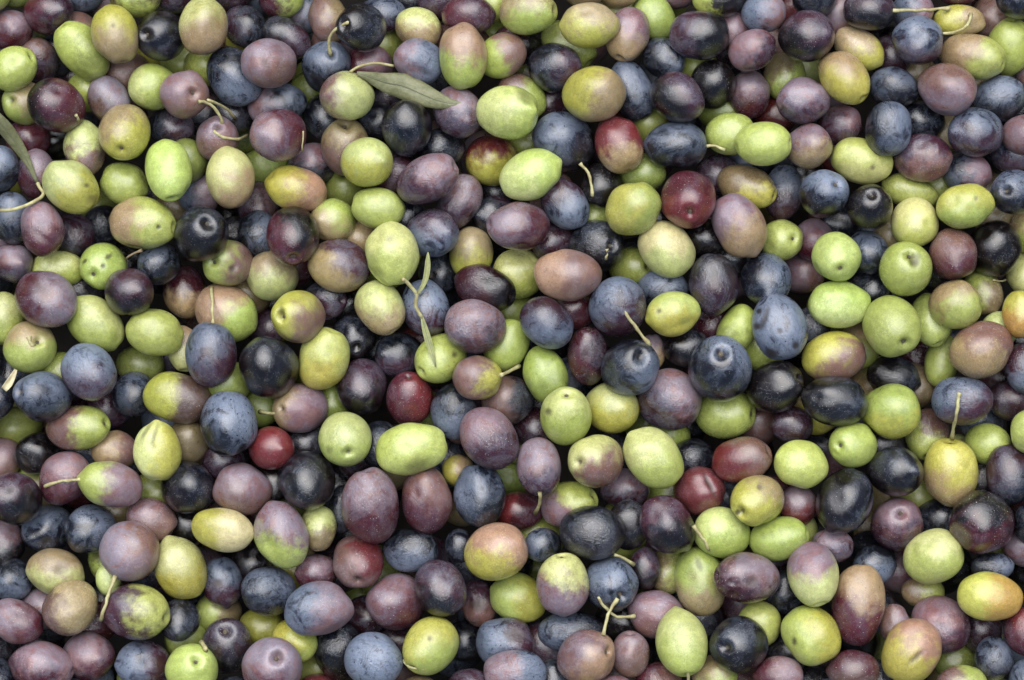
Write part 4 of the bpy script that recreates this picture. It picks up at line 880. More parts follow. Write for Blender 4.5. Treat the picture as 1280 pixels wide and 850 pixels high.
923.1 853.4 -130.7 32.3 28.4 0 B- W 131 0.4 - 1
1096.3 853.5 -40.9 28.6 26.0 90 K K 0 0 - 1
1046.1 187.9 -131.4 35.8 28.3 91 B R 81 0.45 - 1
963.5 624.1 -102.5 31.1 28.0 124 W M 158 0.5 - 1
75.9 480.0 -98.1 40.8 31.9 147 P M 238 0.5 - 1
523.3 869.6 -18.0 28.6 26.0 0 O- O- 0 0 - 0
1300.2 94.5 -82.4 32.2 29.3 18 M+ B- 276 0.4 - 0
588.7 521.5 -78.4 37.7 29.1 129 B P 273 0.5 - 0
1015.2 806.7 -109.0 39.2 30.0 51 P- P- 259 0 - 0
791.3 328.1 -172.2 39.3 31.3 166 D D 0 0 - 0
769.1 869.6 -12.5 28.6 26.0 0 M M 0 0 - 0
1236.4 241.8 -165.4 41.8 32.5 134 O- O- 150 0 - 0
356.7 624.5 -96.4 35.5 31.9 175 G O 214 0.4 - 0
603.9 765.9 -132.6 34.1 30.9 128 S P 79 0.4 - 0
1208.5 102.4 -78.1 35.5 29.6 18 O M 205 0.5 - 0
978.2 196.3 -144.8 33.2 30.4 92 K K 257 0 - 0
763.9 194.2 -149.2 34.9 28.7 102 P- P- 46 0 - 0
1232.7 329.6 -106.9 36.9 28.9 175 P N 252 0.4 - 0
1045.4 105.9 -157.0 37.7 28.9 90 P M 153 0.45 - 0
46.7 799.0 -154.0 36.4 32.8 56 S P 28 0.4 - 0
526.7 514.4 -87.0 33.2 27.4 175 G- G- 352 0 - 0
285.9 656.2 -132.6 34.2 29.0 49 M B 329 0.4 - 0
38.2 52.9 -148.8 35.4 31.5 97 G- G- 126 0 - 0
847.4 149.0 -158.6 31.7 29.3 18 N S 91 0.45 - 0
198.7 246.2 -147.5 38.2 29.5 106 K K 332 0 - 0
311.4 54.0 -107.2 28.6 26.0 0 Y O 0 0.4 - 0
194.3 335.1 -165.2 35.4 29.2 48 N N 233 0 - 0
-17.6 231.7 -113.6 42.8 32.0 10 O+ Y 351 0.4 - 0
88.9 95.3 -146.7 28.6 26.0 0 W- W- 0 0 - 0
1286.9 609.7 -68.7 41.2 32.0 100 M W 150 0.4 - 0
71.5 668.1 -163.6 32.3 27.5 178 P S 194 0.5 - 0
1125.3 803.8 -161.6 36.7 32.8 133 G+ L 204 0.4 - 0
1044.3 385.1 -121.9 36.9 31.4 18 L Y 219 0.4 - 0
1195.2 575.7 -103.9 33.0 29.0 95 L B 12 0.25 - 0
1195.2 858.0 -156.2 38.6 30.7 38 O- G 31 0.4 - 0
39.3 520.8 -166.1 36.9 32.4 130 B L 264 0.45 - 0
1285.9 529.9 -158.9 34.6 27.6 98 N P 244 0.4 - 0
777.4 9.4 -95.0 41.3 32.2 142 L+ G 333 0.4 - 0
661.6 92.9 -104.7 33.7 27.2 85 P G 259 0.33 - 0
830.4 9.0 -164.5 30.6 27.1 113 Y G 30 0.3 - 0
819.1 662.8 -145.1 40.0 31.2 116 W M 20 0.4 - 0
183.6 573.7 -109.8 38.7 28.9 177 K K 39 0 - 0
925.7 655.2 -70.8 37.2 29.3 132 D K 171 0.5 - 0
291.3 870.7 -25.5 28.6 26.0 0 N N 0 0 - 0
794.7 341.1 -114.2 39.8 30.7 73 S- K 191 0.3 - 0
639.1 424.8 -134.6 39.0 30.8 140 N S 272 0.4 - 0
907.2 341.4 -120.3 36.3 29.5 37 M+ M+ 66 0 - 0
-15.4 -9.1 -30.1 28.6 26.0 0 G G 0 0 - 0
776.0 844.5 -170.5 39.5 30.5 97 B B 250 0 - 0
670.4 513.6 -134.1 28.6 26.0 90 P- P- 0 0 - 0
493.0 192.9 -167.6 40.4 31.3 143 N N 130 0 - 0
45.8 339.6 -142.2 38.4 32.1 17 B G 153 0.45 - 0
1062.2 46.7 -137.2 37.6 30.8 17 N N 170 0 - 0
480.0 328.8 -144.6 36.9 28.5 89 G G 126 0 - 0
683.6 338.9 -169.1 36.7 27.3 103 P- P- 150 0 - 0
910.4 705.0 -99.5 34.9 28.2 150 Y O 268 0.2 - 0
1088.7 8.7 -102.6 33.9 30.8 111 S P 72 0.4 - 0
288.2 564.5 -166.5 32.9 30.1 85 K K 185 0 - 0
1192.1 379.1 -130.2 40.9 32.0 128 N S 343 0.45 - 0
575.8 430.3 -170.7 29.7 27.4 180 S N 229 0.4 - 0
1252.1 664.6 -89.3 36.0 31.3 11 W- G 161 0.3 - 0
336.3 654.1 -160.0 36.2 29.0 45 M B 313 0.4 - 0
357.9 56.9 -171.2 33.8 30.6 158 N N 142 0 - 0
-17.0 231.9 -63.5 34.7 30.6 116 N N 241 0 - 0
115.2 482.2 -142.3 40.7 32.6 24 W M 6 0.4 - 0
1069.6 525.4 -140.7 32.0 28.4 10 N S 248 0.5 - 0
338.9 376.8 -162.1 35.6 30.3 164 B K 68 0.3 - 0
1095.5 380.3 -156.3 38.3 30.7 27 N S 306 0.4 - 0
950.7 812.9 -102.0 33.7 28.3 129 W- W- 9 0 - 0
18.4 655.1 -135.6 42.8 32.2 144 K N 347 0.4 - 0
534.9 513.2 -130.8 35.3 27.9 150 W- W- 251 0 - 0
259.6 618.9 -168.3 34.2 30.6 12 P- P- 227 0 - 0
884.8 467.3 -84.8 31.9 29.1 32 W M 338 0.5 - 0
363.8 530.7 -156.0 36.6 28.2 123 N D 132 0.4 - 0
548.7 175.7 -88.1 28.6 26.0 0 B- B- 0 0 - 0
816.8 195.5 -175.0 30.4 27.9 103 D W 44 0.45 - 0
9.3 286.4 -81.7 40.9 32.5 141 M B 262 0.3 - 0
1274.8 428.1 -79.9 38.3 31.8 90 D D 18 0 - 0
256.1 43.8 -160.1 33.5 29.0 42 R O 116 0.25 - 0
1274.4 137.8 -111.2 37.7 32.5 24 N N 47 0 - 0
399.7 475.5 -135.8 38.3 32.9 82 G G 84 0 - 0
471.6 612.0 -158.0 33.0 30.1 167 S N 19 0.4 - 0
769.9 468.3 -174.3 39.3 31.5 40 D D 252 0 - 0
1043.5 280.6 -159.4 39.8 31.9 68 B Y 18 0.25 - 0
341.4 763.9 -109.4 33.1 28.6 134 D K 311 0.5 - 0
227.7 198.8 -103.5 38.5 29.3 21 B- B- 323 0 - 0
792.0 714.9 -174.7 35.1 28.5 126 O G 11 0.4 - 0
416.6 436.9 -98.8 33.3 28.0 35 W- M 268 0.4 - 0
1176.9 435.7 -162.1 37.5 30.4 118 S+ S 137 0.4 - 0
841.9 812.7 -165.1 38.2 30.1 21 D D 42 0 - 0
856.6 711.3 -123.5 33.1 27.5 137 B- W 295 0.4 - 0
955.9 801.1 -167.9 42.1 32.3 76 D P 222 0.4 - 0
1249.0 5.8 -128.2 35.9 27.7 172 W- W- 273 0 - 0
1141.0 94.2 -131.6 36.9 27.5 149 K K 40 0 - 0
769.5 382.7 -147.2 38.7 28.8 81 D P 95 0.4 - 0
63.0 291.5 -115.1 37.3 28.9 5 D P 243 0.4 - 0
116.6 853.6 -158.3 39.0 31.1 31 D P 119 0.4 - 0
220.8 660.5 -115.6 39.5 31.1 166 M M 52 0 - 0
176.4 844.4 -70.8 33.7 28.2 131 G- G- 273 0 - 0
667.4 294.0 -107.4 35.4 31.4 17 P N 237 0.5 - 0
310.2 714.8 -165.8 34.8 28.3 104 B M 34 0.4 - 0
505.9 292.4 -106.9 43.7 32.4 83 L Y 263 0.45 - 0
411.9 248.4 -142.5 34.5 31.3 118 D P 252 0.3 - 0
963.5 332.0 -146.7 38.6 32.9 107 D D 20 0 - 0
415.3 333.0 -131.4 33.3 30.0 91 S P 188 0.45 - 0
873.7 387.1 -149.9 41.7 32.9 142 W- W- 103 0 - 0
715.6 659.0 -128.8 32.5 28.6 109 S P 43 0.4 - 0
-7.8 807.7 -106.3 34.7 30.2 6 M W 280 0.4 - 0
1172.7 332.9 -166.7 39.3 31.0 57 D P 62 0.45 - 0
233.8 14.0 -117.7 35.9 31.1 73 N D 66 0.4 - 0
17.5 387.9 -168.3 34.8 30.2 90 G B 13 0.45 - 0
83.0 875.4 -35.4 32.4 27.6 146 N N 2 0 - 0
284.3 378.0 -131.6 36.7 28.3 178 O+ Y 251 0.4 - 0
230.0 576.6 -143.9 33.2 28.0 153 G O 299 0.4 - 0
1085.1 199.9 -163.9 33.1 27.9 154 B- W 257 0.4 - 0
929.1 468.4 -152.7 34.5 28.2 91 S P 158 0.45 - 0
788.5 147.8 -122.8 30.3 27.9 126 W R 220 0.4 - 0
651.4 554.5 -110.7 28.6 26.0 0 L L 0 0 - 0
1178.1 143.9 -151.6 42.9 32.3 76 T B 62 0.4 - 0
879.6 760.1 -163.1 41.2 32.0 15 D P 21 0.35 - 0
707.3 184.0 -122.8 33.5 28.1 49 B B 198 0 - 0
345.6 287.8 -150.2 34.0 27.8 157 P N 297 0.5 - 0
46.5 611.6 -171.1 41.5 31.3 22 B R 114 0.35 - 0
1039.4 873.2 -30.7 28.6 26.0 0 S S 0 0 - 0
575.4 242.8 -175.0 31.9 27.3 131 O- O- 78 0 - 0
1008.1 710.0 -161.8 42.7 32.1 156 M W 270 0.4 - 0
663.3 5.8 -141.2 34.3 30.7 112 D D 78 0 - 0
903.8 240.0 -136.1 35.1 30.8 133 M W 56 0.4 - 0
448.8 372.0 -173.8 36.9 32.8 58 N S 296 0.45 - 0
529.2 804.6 -134.7 34.4 30.1 145 N S 102 0.4 - 0
1248.4 878.7 -43.8 31.8 28.7 81 L L 252 0 - 0
331.2 100.0 -132.4 36.3 27.8 51 N P 163 0.5 - 0
747.8 808.0 -101.9 36.2 28.5 120 N- N- 81 0 - 0
343.7 199.7 -170.2 37.8 31.0 69 S+ S 331 0.4 - 0
-8.7 49.9 -107.8 40.9 31.3 132 M S 351 0.38 - 0
65.0 197.0 -174.3 38.6 28.7 11 S S 226 0 - 0
309.9 514.2 -137.5 36.8 29.6 110 P W 336 0.4 - 0
1166.6 242.8 -171.5 31.2 27.1 124 W- M 329 0.4 - 0
632.2 144.1 -131.0 37.9 29.3 28 O O 113 0 - 0
453.0 193.7 -126.1 37.9 31.7 129 D P 16 0.45 - 0
261.9 515.5 -109.9 30.9 27.5 24 W W 272 0 - 0
1122.1 514.2 -167.3 42.4 31.7 51 D D 131 0 - 0
1235.8 45.6 -162.3 36.1 29.9 70 D N 222 0.3 - 0
1101.0 291.5 -173.0 29.9 27.3 107 D D 129 0 - 0
113.0 561.4 -161.9 36.7 32.6 100 P P 304 0 - 0
252.1 496.7 -70.1 28.6 26.0 90 R- R- 0 0 - 0
722.1 286.1 -137.0 37.4 33.0 76 M M 345 0 - 0
719.0 657.7 -174.4 36.9 28.4 97 S P 214 0.45 - 0
571.6 330.6 -130.7 37.6 29.5 3 M B 293 0.4 - 0
230.7 854.6 -94.2 35.4 28.8 21 S P 35 0.45 - 0
1118.8 -30.9 -60.9 34.5 31.2 20 B M 232 0.45 - 0
1169.8 612.8 -165.3 31.6 28.8 4 N N 15 0 - 0
283.8 483.9 -171.6 35.5 28.2 138 M W 10 0.4 - 0
716.5 102.7 -164.9 40.8 32.6 70 L+ G 202 0.4 - 0
1220.0 802.1 -131.1 40.2 31.2 120 G+ G+ 353 0 - 0
93.9 328.1 -174.6 32.8 29.3 78 G G 218 0 - 0
875.6 282.7 -163.9 34.4 27.3 0 M O 141 0.25 - 0
1302.6 295.1 -120.7 42.8 31.9 67 B- O 166 0.5 - 0
1285.0 332.2 -160.8 36.2 31.0 59 P M 17 0.5 - 0
1032.8 858.0 -170.0 37.0 29.0 121 M G 203 0.45 - 0
951.1 516.8 -133.4 28.6 26.0 0 O- O- 0 0 - 0
65.4 -186.4 -20.9 35.4 30.1 17 Y G 26 0.3 - 0
1333.9 413.4 -23.4 39.0 31.1 90 W W 281 0 - 0
-146.7 861.8 -11.1 29.8 27.3 175 M B 65 0.4 - 0
694.5 -119.5 -7.8 37.0 27.5 29 K K 27 0 - 0
678.8 -56.1 -0.3 34.7 28.8 149 P- N 81 0.4 - 0
1159.9 1037.8 -16.7 34.7 27.4 9 N N 72 0 - 0
-58.6 321.0 -7.8 34.1 31.6 51 G G 339 0 - 0
-1.1 -192.9 -3.6 41.4 30.9 131 S N 252 0.35 - 0
435.4 -59.4 -1.6 33.8 27.8 58 P M 12 0.5 - 0
-181.5 -70.6 -24.2 38.2 29.1 171 B R 220 0.35 - 0
-208.3 535.6 -20.7 37.9 32.9 109 G L 227 0.4 - 0
-139.0 1051.2 -0.8 36.1 28.4 64 N N 167 0 - 0
1350.6 -148.7 -12.4 36.3 27.9 88 M W 14 0.4 - 0
65.0 -100.7 -17.9 42.1 32.5 136 G+ Y 172 0.4 - 0
-71.5 30.7 -17.2 37.2 30.1 33 D N 140 0.5 - 0
322.0 -194.6 -7.8 36.8 30.0 124 M O 162 0.45 - 0
1396.5 500.3 -1.5 37.4 31.8 107 G+ L 245 0.4 - 0
-94.7 -115.7 -8.9 42.9 32.2 74 G+ G+ 349 0 - 0
-204.8 987.3 -5.9 39.7 31.5 172 M B 323 0.4 - 0
507.0 1039.5 -16.8 35.3 28.1 162 M O 328 0.45 - 0
-94.4 1015.1 -18.9 36.0 31.6 11 P B 204 0.4 - 0
1214.7 920.9 -18.2 34.4 28.4 107 N S 88 0.45 - 0
497.8 -119.4 -22.2 30.6 28.1 21 P M 203 0.4 - 0
1038.3 -149.6 -12.1 33.1 30.1 34 Y- Y- 168 0 - 0
438.4 951.5 -22.3 38.7 32.0 18 B G 70 0.45 - 0
1325.0 489.3 -63.9 36.3 32.8 19 M T 23 0.45 - 0
284.9 -76.9 -12.0 35.7 31.5 62 P P 51 0 - 0
1346.0 611.7 -19.2 35.3 30.5 61 G- G- 305 0 - 0
-201.5 98.6 -11.5 35.5 32.2 175 M O 70 0.45 - 0
1168.0 -214.0 -13.0 40.0 30.6 85 G- G- 8 0 - 0
640.3 896.8 -23.5 38.6 30.9 6 P- P- 9 0 - 0
1221.5 -129.5 -9.2 34.1 29.5 85 P- K 103 0.4 - 0
929.7 -68.4 -4.2 34.8 27.5 6 G- G- 147 0 - 0
584.6 -128.8 -9.1 30.7 27.2 77 B M 96 0.4 - 0
1450.6 85.6 -14.2 29.4 27.1 69 G+ G+ 86 0 - 0
927.1 -156.8 -0.4 35.9 29.5 110 W W 285 0 - 0
-132.5 425.7 -1.0 41.7 32.3 100 D D 158 0 - 0
-51.6 -68.3 -31.4 38.4 30.2 169 G G 342 0 - 0
1489.2 165.3 -4.2 39.0 31.1 10 P- P- 76 0 - 0
847.5 -101.0 -12.8 39.5 30.3 25 S P 126 0.4 - 0
228.3 918.2 -11.0 39.7 32.0 102 G G 325 0 - 0
794.6 -76.1 -33.0 36.6 29.7 97 S P 251 0.45 - 0
799.6 -174.3 -17.9 40.8 30.9 130 G- G- 25 0 - 0
911.4 1005.9 -7.9 31.2 28.2 63 P- P- 28 0 - 0
767.5 964.9 -3.6 36.9 30.4 171 D N 78 0.3 - 0
-51.2 777.0 -2.9 34.6 27.6 119 S- N 137 0.4 - 0
1368.6 196.6 -20.3 31.9 27.4 154 G G 231 0 - 0
1038.5 -95.6 -36.4 35.7 28.5 129 S M 93 0.4 - 0
288.4 929.4 -29.5 34.8 27.3 22 M G 275 0.45 - 0
1290.2 974.5 -7.1 31.7 27.3 94 R Y 106 0.45 - 0
1425.7 -187.0 -12.2 37.8 28.9 119 G G 151 0 - 0
-227.9 806.0 -19.3 33.4 29.2 0 Y G 350 0.3 - 0
246.3 -216.8 -16.4 36.5 27.4 67 G+ G+ 210 0 - 0
158.0 -107.1 -13.9 37.9 31.5 124 G+ Y 22 0.4 - 0
1454.9 682.3 -5.0 32.3 29.2 40 P- W 1 0.4 - 0
58.9 1018.9 -22.4 31.4 28.1 162 S N 53 0.35 - 0
1333.1 721.6 -22.1 30.2 27.9 11 P N 217 0.4 - 0
-65.9 726.6 -25.4 37.5 29.1 8 G+ L 227 0.4 - 0
1126.1 984.3 -22.3 40.9 30.8 115 N N 15 0 - 0
-103.3 263.3 -10.3 38.8 29.1 16 G G 123 0 - 0
511.8 -57.5 -127.1 35.2 27.2 76 N S 338 0.45 - 0
1504.4 508.8 -9.9 40.2 30.7 32 N S 171 0.45 - 0
-36.4 929.7 -9.3 36.3 29.0 21 N S 145 0.45 - 0
-200.6 685.3 -19.0 38.3 32.9 45 K K 24 0 - 0
-38.8 1073.9 -18.5 38.2 32.5 61 O- G 148 0.4 - 0
1445.9 868.2 -19.2 42.0 32.1 131 B- Y 263 0.4 - 0
1234.4 -48.4 -78.4 34.4 27.7 127 P M 264 0.5 - 0
1414.2 1069.0 -0.4 37.8 30.4 118 G- G 112 0.5 - 0
1404.8 350.3 -14.2 36.8 28.9 172 N S 30 0.4 - 0
879.2 903.5 -42.4 36.4 30.0 118 D G 202 0.3 - 0
403.0 -229.8 -3.0 32.9 28.4 42 O Y 329 0.4 - 0
1101.3 1070.9 -2.6 33.2 29.9 94 W- W- 97 0 - 0
1352.1 959.5 -3.7 37.2 32.2 79 G- G 347 0.5 - 0
-217.2 398.7 -18.5 33.7 27.6 13 P P 357 0 - 0
545.2 943.2 -22.5 40.0 30.4 80 P P 59 0 - 0
1396.1 722.3 -1.8 36.5 31.0 55 N S 187 0.4 - 0
1136.9 883.4 -63.5 33.7 29.2 74 Y+ G 341 0.4 - 0
-184.7 -200.4 -16.8 41.3 32.7 160 L G 41 0.4 - 0
1472.1 631.4 -31.7 36.2 31.7 141 N S 287 0.2 - 0
443.1 -181.2 -18.9 36.8 30.5 86 L G 152 0.4 - 0
598.0 999.8 -24.1 35.2 32.3 97 P P 309 0 - 0
1423.0 423.0 -18.9 36.4 29.3 34 S P 360 0.4 - 0
-83.8 637.5 -24.4 36.5 28.6 163 D W 213 0.45 - 0
1434.3 543.9 -21.1 33.6 29.6 152 O O 244 0 - 0
-94.2 910.4 -28.1 39.0 30.2 104 G- G- 230 0 - 0
403.6 996.1 -43.7 32.2 28.4 168 M S 318 0.4 - 0
1245.8 1053.8 -16.5 39.3 29.8 84 P S 195 0.45 - 0
818.9 1079.0 -19.8 37.0 31.2 139 L O 29 0.4 - 0
-154.2 -134.6 -33.9 39.4 29.2 35 B R 347 0.35 - 0
1461.4 -127.6 -2.0 34.3 30.7 150 R W 234 0.4 - 0
1453.4 969.6 -3.2 38.1 29.2 91 N N 96 0 - 0
-91.7 205.5 -16.7 34.4 27.4 156 S P 324 0.4 - 0
199.6 978.4 -30.1 33.5 28.1 115 D D 258 0 - 0
1476.6 312.2 -13.2 35.6 27.9 67 P S 70 0.45 - 0
250.7 -147.9 -19.7 34.9 27.6 77 G- G- 167 0 - 0
-83.0 497.3 -15.0 37.1 32.3 143 S- N 141 0.4 - 0
699.2 1035.5 -17.4 39.2 29.2 102 G- G- 69 0 - 0
1362.8 1029.5 -18.7 39.5 31.9 27 P K 286 0.3 - 0
-87.9 -175.2 -40.6 37.3 29.7 92 D D 130 0 - 0
1496.4 -60.1 -23.6 37.9 32.3 103 W- M 262 0.4 - 0
-130.1 122.2 -6.7 42.8 32.4 141 P P 261 0 - 0
126.3 1014.5 -5.8 32.8 29.0 83 W- W- 126 0 - 0
767.9 -227.3 -39.2 40.2 31.3 26 G G 216 0 - 0
1339.6 -53.7 -23.9 39.4 29.4 172 M S 55 0.4 - 0
-131.7 953.2 -52.3 34.0 29.1 17 P M 53 0.4 - 0
346.8 -66.9 -0.6 36.1 27.3 76 P M 43 0.5 - 0
1351.4 44.3 -5.9 40.1 30.8 99 B O 10 0.4 - 0
-184.8 171.6 -30.0 43.3 32.9 169 G- G- 260 0 - 0
603.1 1057.8 -49.5 35.2 28.7 55 G L 322 0.3 - 0
1497.1 376.4 -30.4 37.6 32.3 50 N D 205 0.4 - 0
-148.3 610.4 -7.9 43.1 32.3 121 G G 29 0 - 0
964.4 1001.1 -28.5 36.8 30.5 71 S- N 270 0.4 - 0
128.2 901.0 -63.3 38.0 30.7 7 B- B- 249 0 - 0
802.6 922.0 -26.0 31.8 28.7 69 Y+ G 277 0.4 - 0
1095.8 -145.9 -33.3 34.1 31.4 80 M M 227 0 - 0
-54.2 854.5 -50.5 36.2 32.0 131 D D 332 0 - 0
455.5 1053.3 -42.1 31.0 28.1 120 K N 109 0.4 - 0
1402.9 1.2 -22.3 36.3 33.0 50 B- B- 284 0 - 0
937.6 911.8 -18.0 30.6 27.6 113 P- W 17 0.4 - 0
304.4 1061.4 -22.0 32.1 27.1 69 G G 259 0 - 0
1418.1 -80.9 -2.0 38.9 29.7 70 S K 262 0.3 - 0
779.6 1040.7 -48.1 36.7 31.9 77 P S 42 0.45 - 0
-74.1 107.5 -33.0 32.6 27.2 37 P- W 89 0.4 - 0
215.9 1047.8 -10.6 34.3 29.2 21 B M 297 0.4 - 0
1055.2 920.1 -58.2 36.4 30.1 74 K K 138 0 - 0
1016.5 -203.4 -26.7 38.3 28.6 172 P M 217 0.3 - 0
969.2 -111.3 -30.4 40.5 32.3 141 P- P- 125 0 - 0
1242.5 -206.9 -12.6 33.9 27.1 68 L L 42 0 - 0
-198.5 923.1 -21.9 36.0 27.3 136 P S 50 0.5 - 0
1471.5 1048.9 -20.9 35.5 29.2 131 O- G 92 0.4 - 0
-102.4 -19.5 -41.8 37.0 31.7 125 T Y 251 0.5 - 0
337.5 -129.6 -23.0 39.6 31.3 160 O P 11 0.45 - 0
-229.2 -114.6 -3.9 38.3 28.6 160 N S 300 0.45 - 0
1457.7 478.1 -39.5 33.9 30.0 103 G+ G+ 68 0 - 0
1336.1 825.2 -24.1 36.9 31.6 90 P- P- 291 0 - 0
1035.6 1007.0 -7.6 33.5 28.2 4 P- P- 261 0 - 0
-34.3 -150.8 -56.9 33.3 28.3 2 K K 342 0 - 0
1493.8 726.3 -24.4 33.2 29.6 20 P P 118 0 - 0
-143.9 322.8 -18.1 40.5 32.7 74 G L 92 0.3 - 0
37.0 1075.4 -40.9 37.8 29.9 129 N S 132 0.4 - 0
190.1 -175.0 -22.5 31.9 29.4 10 G- G- 41 0 - 0
1425.0 182.5 -36.4 32.8 30.3 61 N N 204 0 - 0
1378.1 272.6 -7.8 30.6 27.0 134 N N 267 0 - 0
988.1 903.8 -108.0 37.8 30.2 130 O- O- 246 0 - 0
1475.9 19.4 -7.3 31.5 28.8 35 N N 122 0 - 0
1326.7 129.5 -43.1 42.0 31.8 91 G G 303 0 - 0
290.1 1009.7 -43.2 34.7 28.1 12 G B 27 0.3 - 0
141.6 1071.1 -18.7 31.2 28.0 141 G B 198 0.3 - 0
-51.8 -226.5 -27.9 39.2 29.8 35 O- O- 192 0 - 0
1290.3 911.7 -21.0 34.6 30.0 103 D D 135 0 - 0
611.6 -78.0 -29.6 34.6 27.6 63 D N 322 0.35 - 0
400.8 1067.2 -59.7 32.3 29.4 12 C L 103 0.3 - 0
941.3 -207.5 -26.6 34.8 27.2 165 M M 217 0 - 0
659.0 957.7 -38.0 43.9 32.9 156 M+ W 8 0.35 - 0
-154.2 726.7 -37.3 35.6 28.0 109 K N 81 0.4 - 0
1031.2 1071.7 -21.2 41.0 31.5 158 P S 331 0.45 - 0
-222.5 1058.5 -12.1 37.6 32.5 100 L+ L+ 315 0 - 0
-137.5 25.1 -71.3 40.4 31.6 14 P- P- 76 0 - 0
1394.0 786.3 -30.0 42.5 32.8 90 P N 346 0.5 - 0
1282.4 -89.4 -7.0 33.6 27.0 81 D N 309 0.35 - 0
399.7 -143.0 -42.8 36.3 28.0 117 N S 302 0.4 - 0
1483.7 924.6 -31.6 35.3 29.3 96 L Y 52 0.4 - 0
562.1 -210.4 -15.8 38.4 32.4 115 G G 26 0 - 0
857.4 -179.5 -44.5 34.8 30.8 152 G+ Y 302 0.4 - 0
690.1 -214.0 -13.4 31.4 27.8 29 N N 42 0 - 0
649.6 -156.2 -31.5 34.9 30.0 157 G+ G+ 196 0 - 0
497.1 -215.1 -42.7 40.9 32.4 138 G G 159 0 - 0
1485.0 -190.8 -26.7 32.9 29.1 145 D N 94 0.4 - 0
841.6 1032.2 -47.8 31.6 28.2 40 N S 308 0.5 - 0
349.7 897.0 -90.8 35.9 29.3 112 G G 313 0 - 0
1322.7 -222.2 -21.7 41.0 32.5 27 D P 134 0.4 - 0
1343.1 344.6 -30.8 34.3 28.1 136 N S 133 0.2 - 0
-46.6 404.6 -70.7 32.4 28.6 40 S- N 273 0.4 - 0
26.1 911.2 -2.0 37.9 30.3 29 L G 271 0.4 - 0
-119.8 781.5 -60.8 43.8 32.9 51 S M 257 0.4 - 0
339.5 956.2 -110.7 31.2 28.2 103 W R 186 0.4 - 0
1322.8 250.8 -89.9 36.5 27.8 19 D N 71 0.35 - 0
840.1 960.6 -57.7 39.2 33.0 87 N N 67 0 - 0
486.8 977.2 -49.2 35.6 27.2 94 B O 287 0.4 - 0
-218.5 309.8 -13.9 33.9 28.4 42 S- M 4 0.4 - 0
1390.1 127.9 -5.7 32.9 28.8 151 G- G- 94 0 - 0
-39.4 534.4 -52.7 35.7 30.7 131 O O 65 0 - 0
1349.2 899.2 -40.5 37.1 31.3 22 L B 187 0.4 - 0
159.8 -226.6 -40.5 41.6 32.2 120 G L 192 0.3 - 0
725.6 -164.5 -31.0 35.1 30.7 60 N N 213 0 - 0
-80.3 571.6 -81.5 34.4 28.2 144 N N 197 0 - 0
-217.5 -7.9 -13.6 31.8 27.5 120 G G 74 0 - 0
1362.7 558.8 -43.5 36.4 28.0 145 L M 250 0.4 - 0
1198.4 999.4 -40.8 39.6 31.6 81 G G 205 0 - 0
1191.7 1077.9 -41.2 36.1 27.4 8 W- D 34 0.4 - 0
113.9 -157.3 -42.0 33.3 28.4 124 S M 82 0.4 - 0
1509.7 431.2 -63.3 37.1 31.9 85 N S 33 0.4 - 0
17.3 -133.2 -79.5 33.5 27.1 57 P- P- 21 0 - 0
-223.2 603.1 -12.4 35.3 29.2 39 O Y 232 0.4 - 0
-166.8 267.1 -49.3 35.3 32.1 85 M B 259 0.4 - 0
1414.1 624.3 -58.4 37.2 29.3 170 G O 332 0.4 - 0
631.1 -224.4 -30.0 41.3 32.8 107 N N 143 0 - 0
1472.0 218.6 -57.0 37.4 32.3 111 D P 223 0.45 - 0
-92.0 388.2 -97.9 30.5 27.6 65 G G 106 0 - 0
1506.1 576.7 -9.9 34.0 28.3 38 O- O- 303 0 - 0
938.5 1075.3 -4.8 33.8 30.9 10 G- G- 294 0 - 0
-52.4 155.1 -90.2 30.3 27.5 2 W- M 41 0.4 - 0
1275.7 -165.6 -38.7 33.8 28.6 19 P M 58 0.4 - 0
-221.7 460.3 -35.0 41.3 31.0 122 N S 320 0.4 - 0
49.6 958.7 -28.4 34.7 28.8 163 N N 146 0 - 0
223.5 -68.0 -34.7 39.3 29.5 8 G L 123 0.4 - 0
-176.1 807.6 -74.3 33.4 30.6 92 B P 86 0.4 - 0
1508.6 89.7 -28.3 33.7 30.8 172 M B 84 0.35 - 0
1451.9 789.6 -49.0 36.1 28.6 63 N S 1 0.3 - 0
1.3 981.6 -60.4 38.2 30.3 154 O Y 360 0.4 - 0
1091.6 -209.5 -48.1 34.5 30.6 45 N S 168 0.4 - 0
12.1 -63.5 -92.1 32.3 29.1 38 N P 45 0.5 - 0
-131.8 540.3 -30.8 36.1 27.5 178 N S 299 0.4 - 0
1143.3 -112.5 -62.6 40.1 31.8 56 L B 159 0.25 - 0
1503.5 811.9 -70.7 32.8 27.2 1 O- O- 346 0 - 0
116.8 -65.6 -39.4 36.4 30.5 57 N S 95 0.5 - 0
1509.4 989.5 -48.2 43.2 32.0 45 G- G- 246 0 - 0
1301.4 1055.9 -30.8 31.7 28.1 115 N S 351 0.45 - 0
138.6 956.3 -86.1 33.7 27.9 95 P M 101 0.5 - 0
-172.0 377.9 -43.3 31.3 28.7 69 L- L- 110 0 - 0
-217.2 745.2 -10.2 30.7 27.1 11 M W 46 0.4 - 0
977.3 -54.3 -51.0 30.8 28.3 123 P S 98 0.45 - 0
-149.9 485.0 -48.1 37.0 31.7 32 Y O 147 0.3 - 0
1417.3 237.9 -81.7 33.6 28.8 142 N S 273 0.45 - 0
-228.3 861.0 -43.5 37.6 31.6 135 B- G 304 0.5 - 0
-218.8 228.9 -1.1 31.7 27.5 114 P- P- 63 0 - 0
1068.6 -51.9 -85.5 37.4 28.2 90 R- R- 244 0 - 0
740.5 912.7 -38.8 35.6 32.9 15 Y G 142 0.3 - 0
997.2 958.6 -133.7 33.9 29.7 103 G+ G+ 195 0 - 0
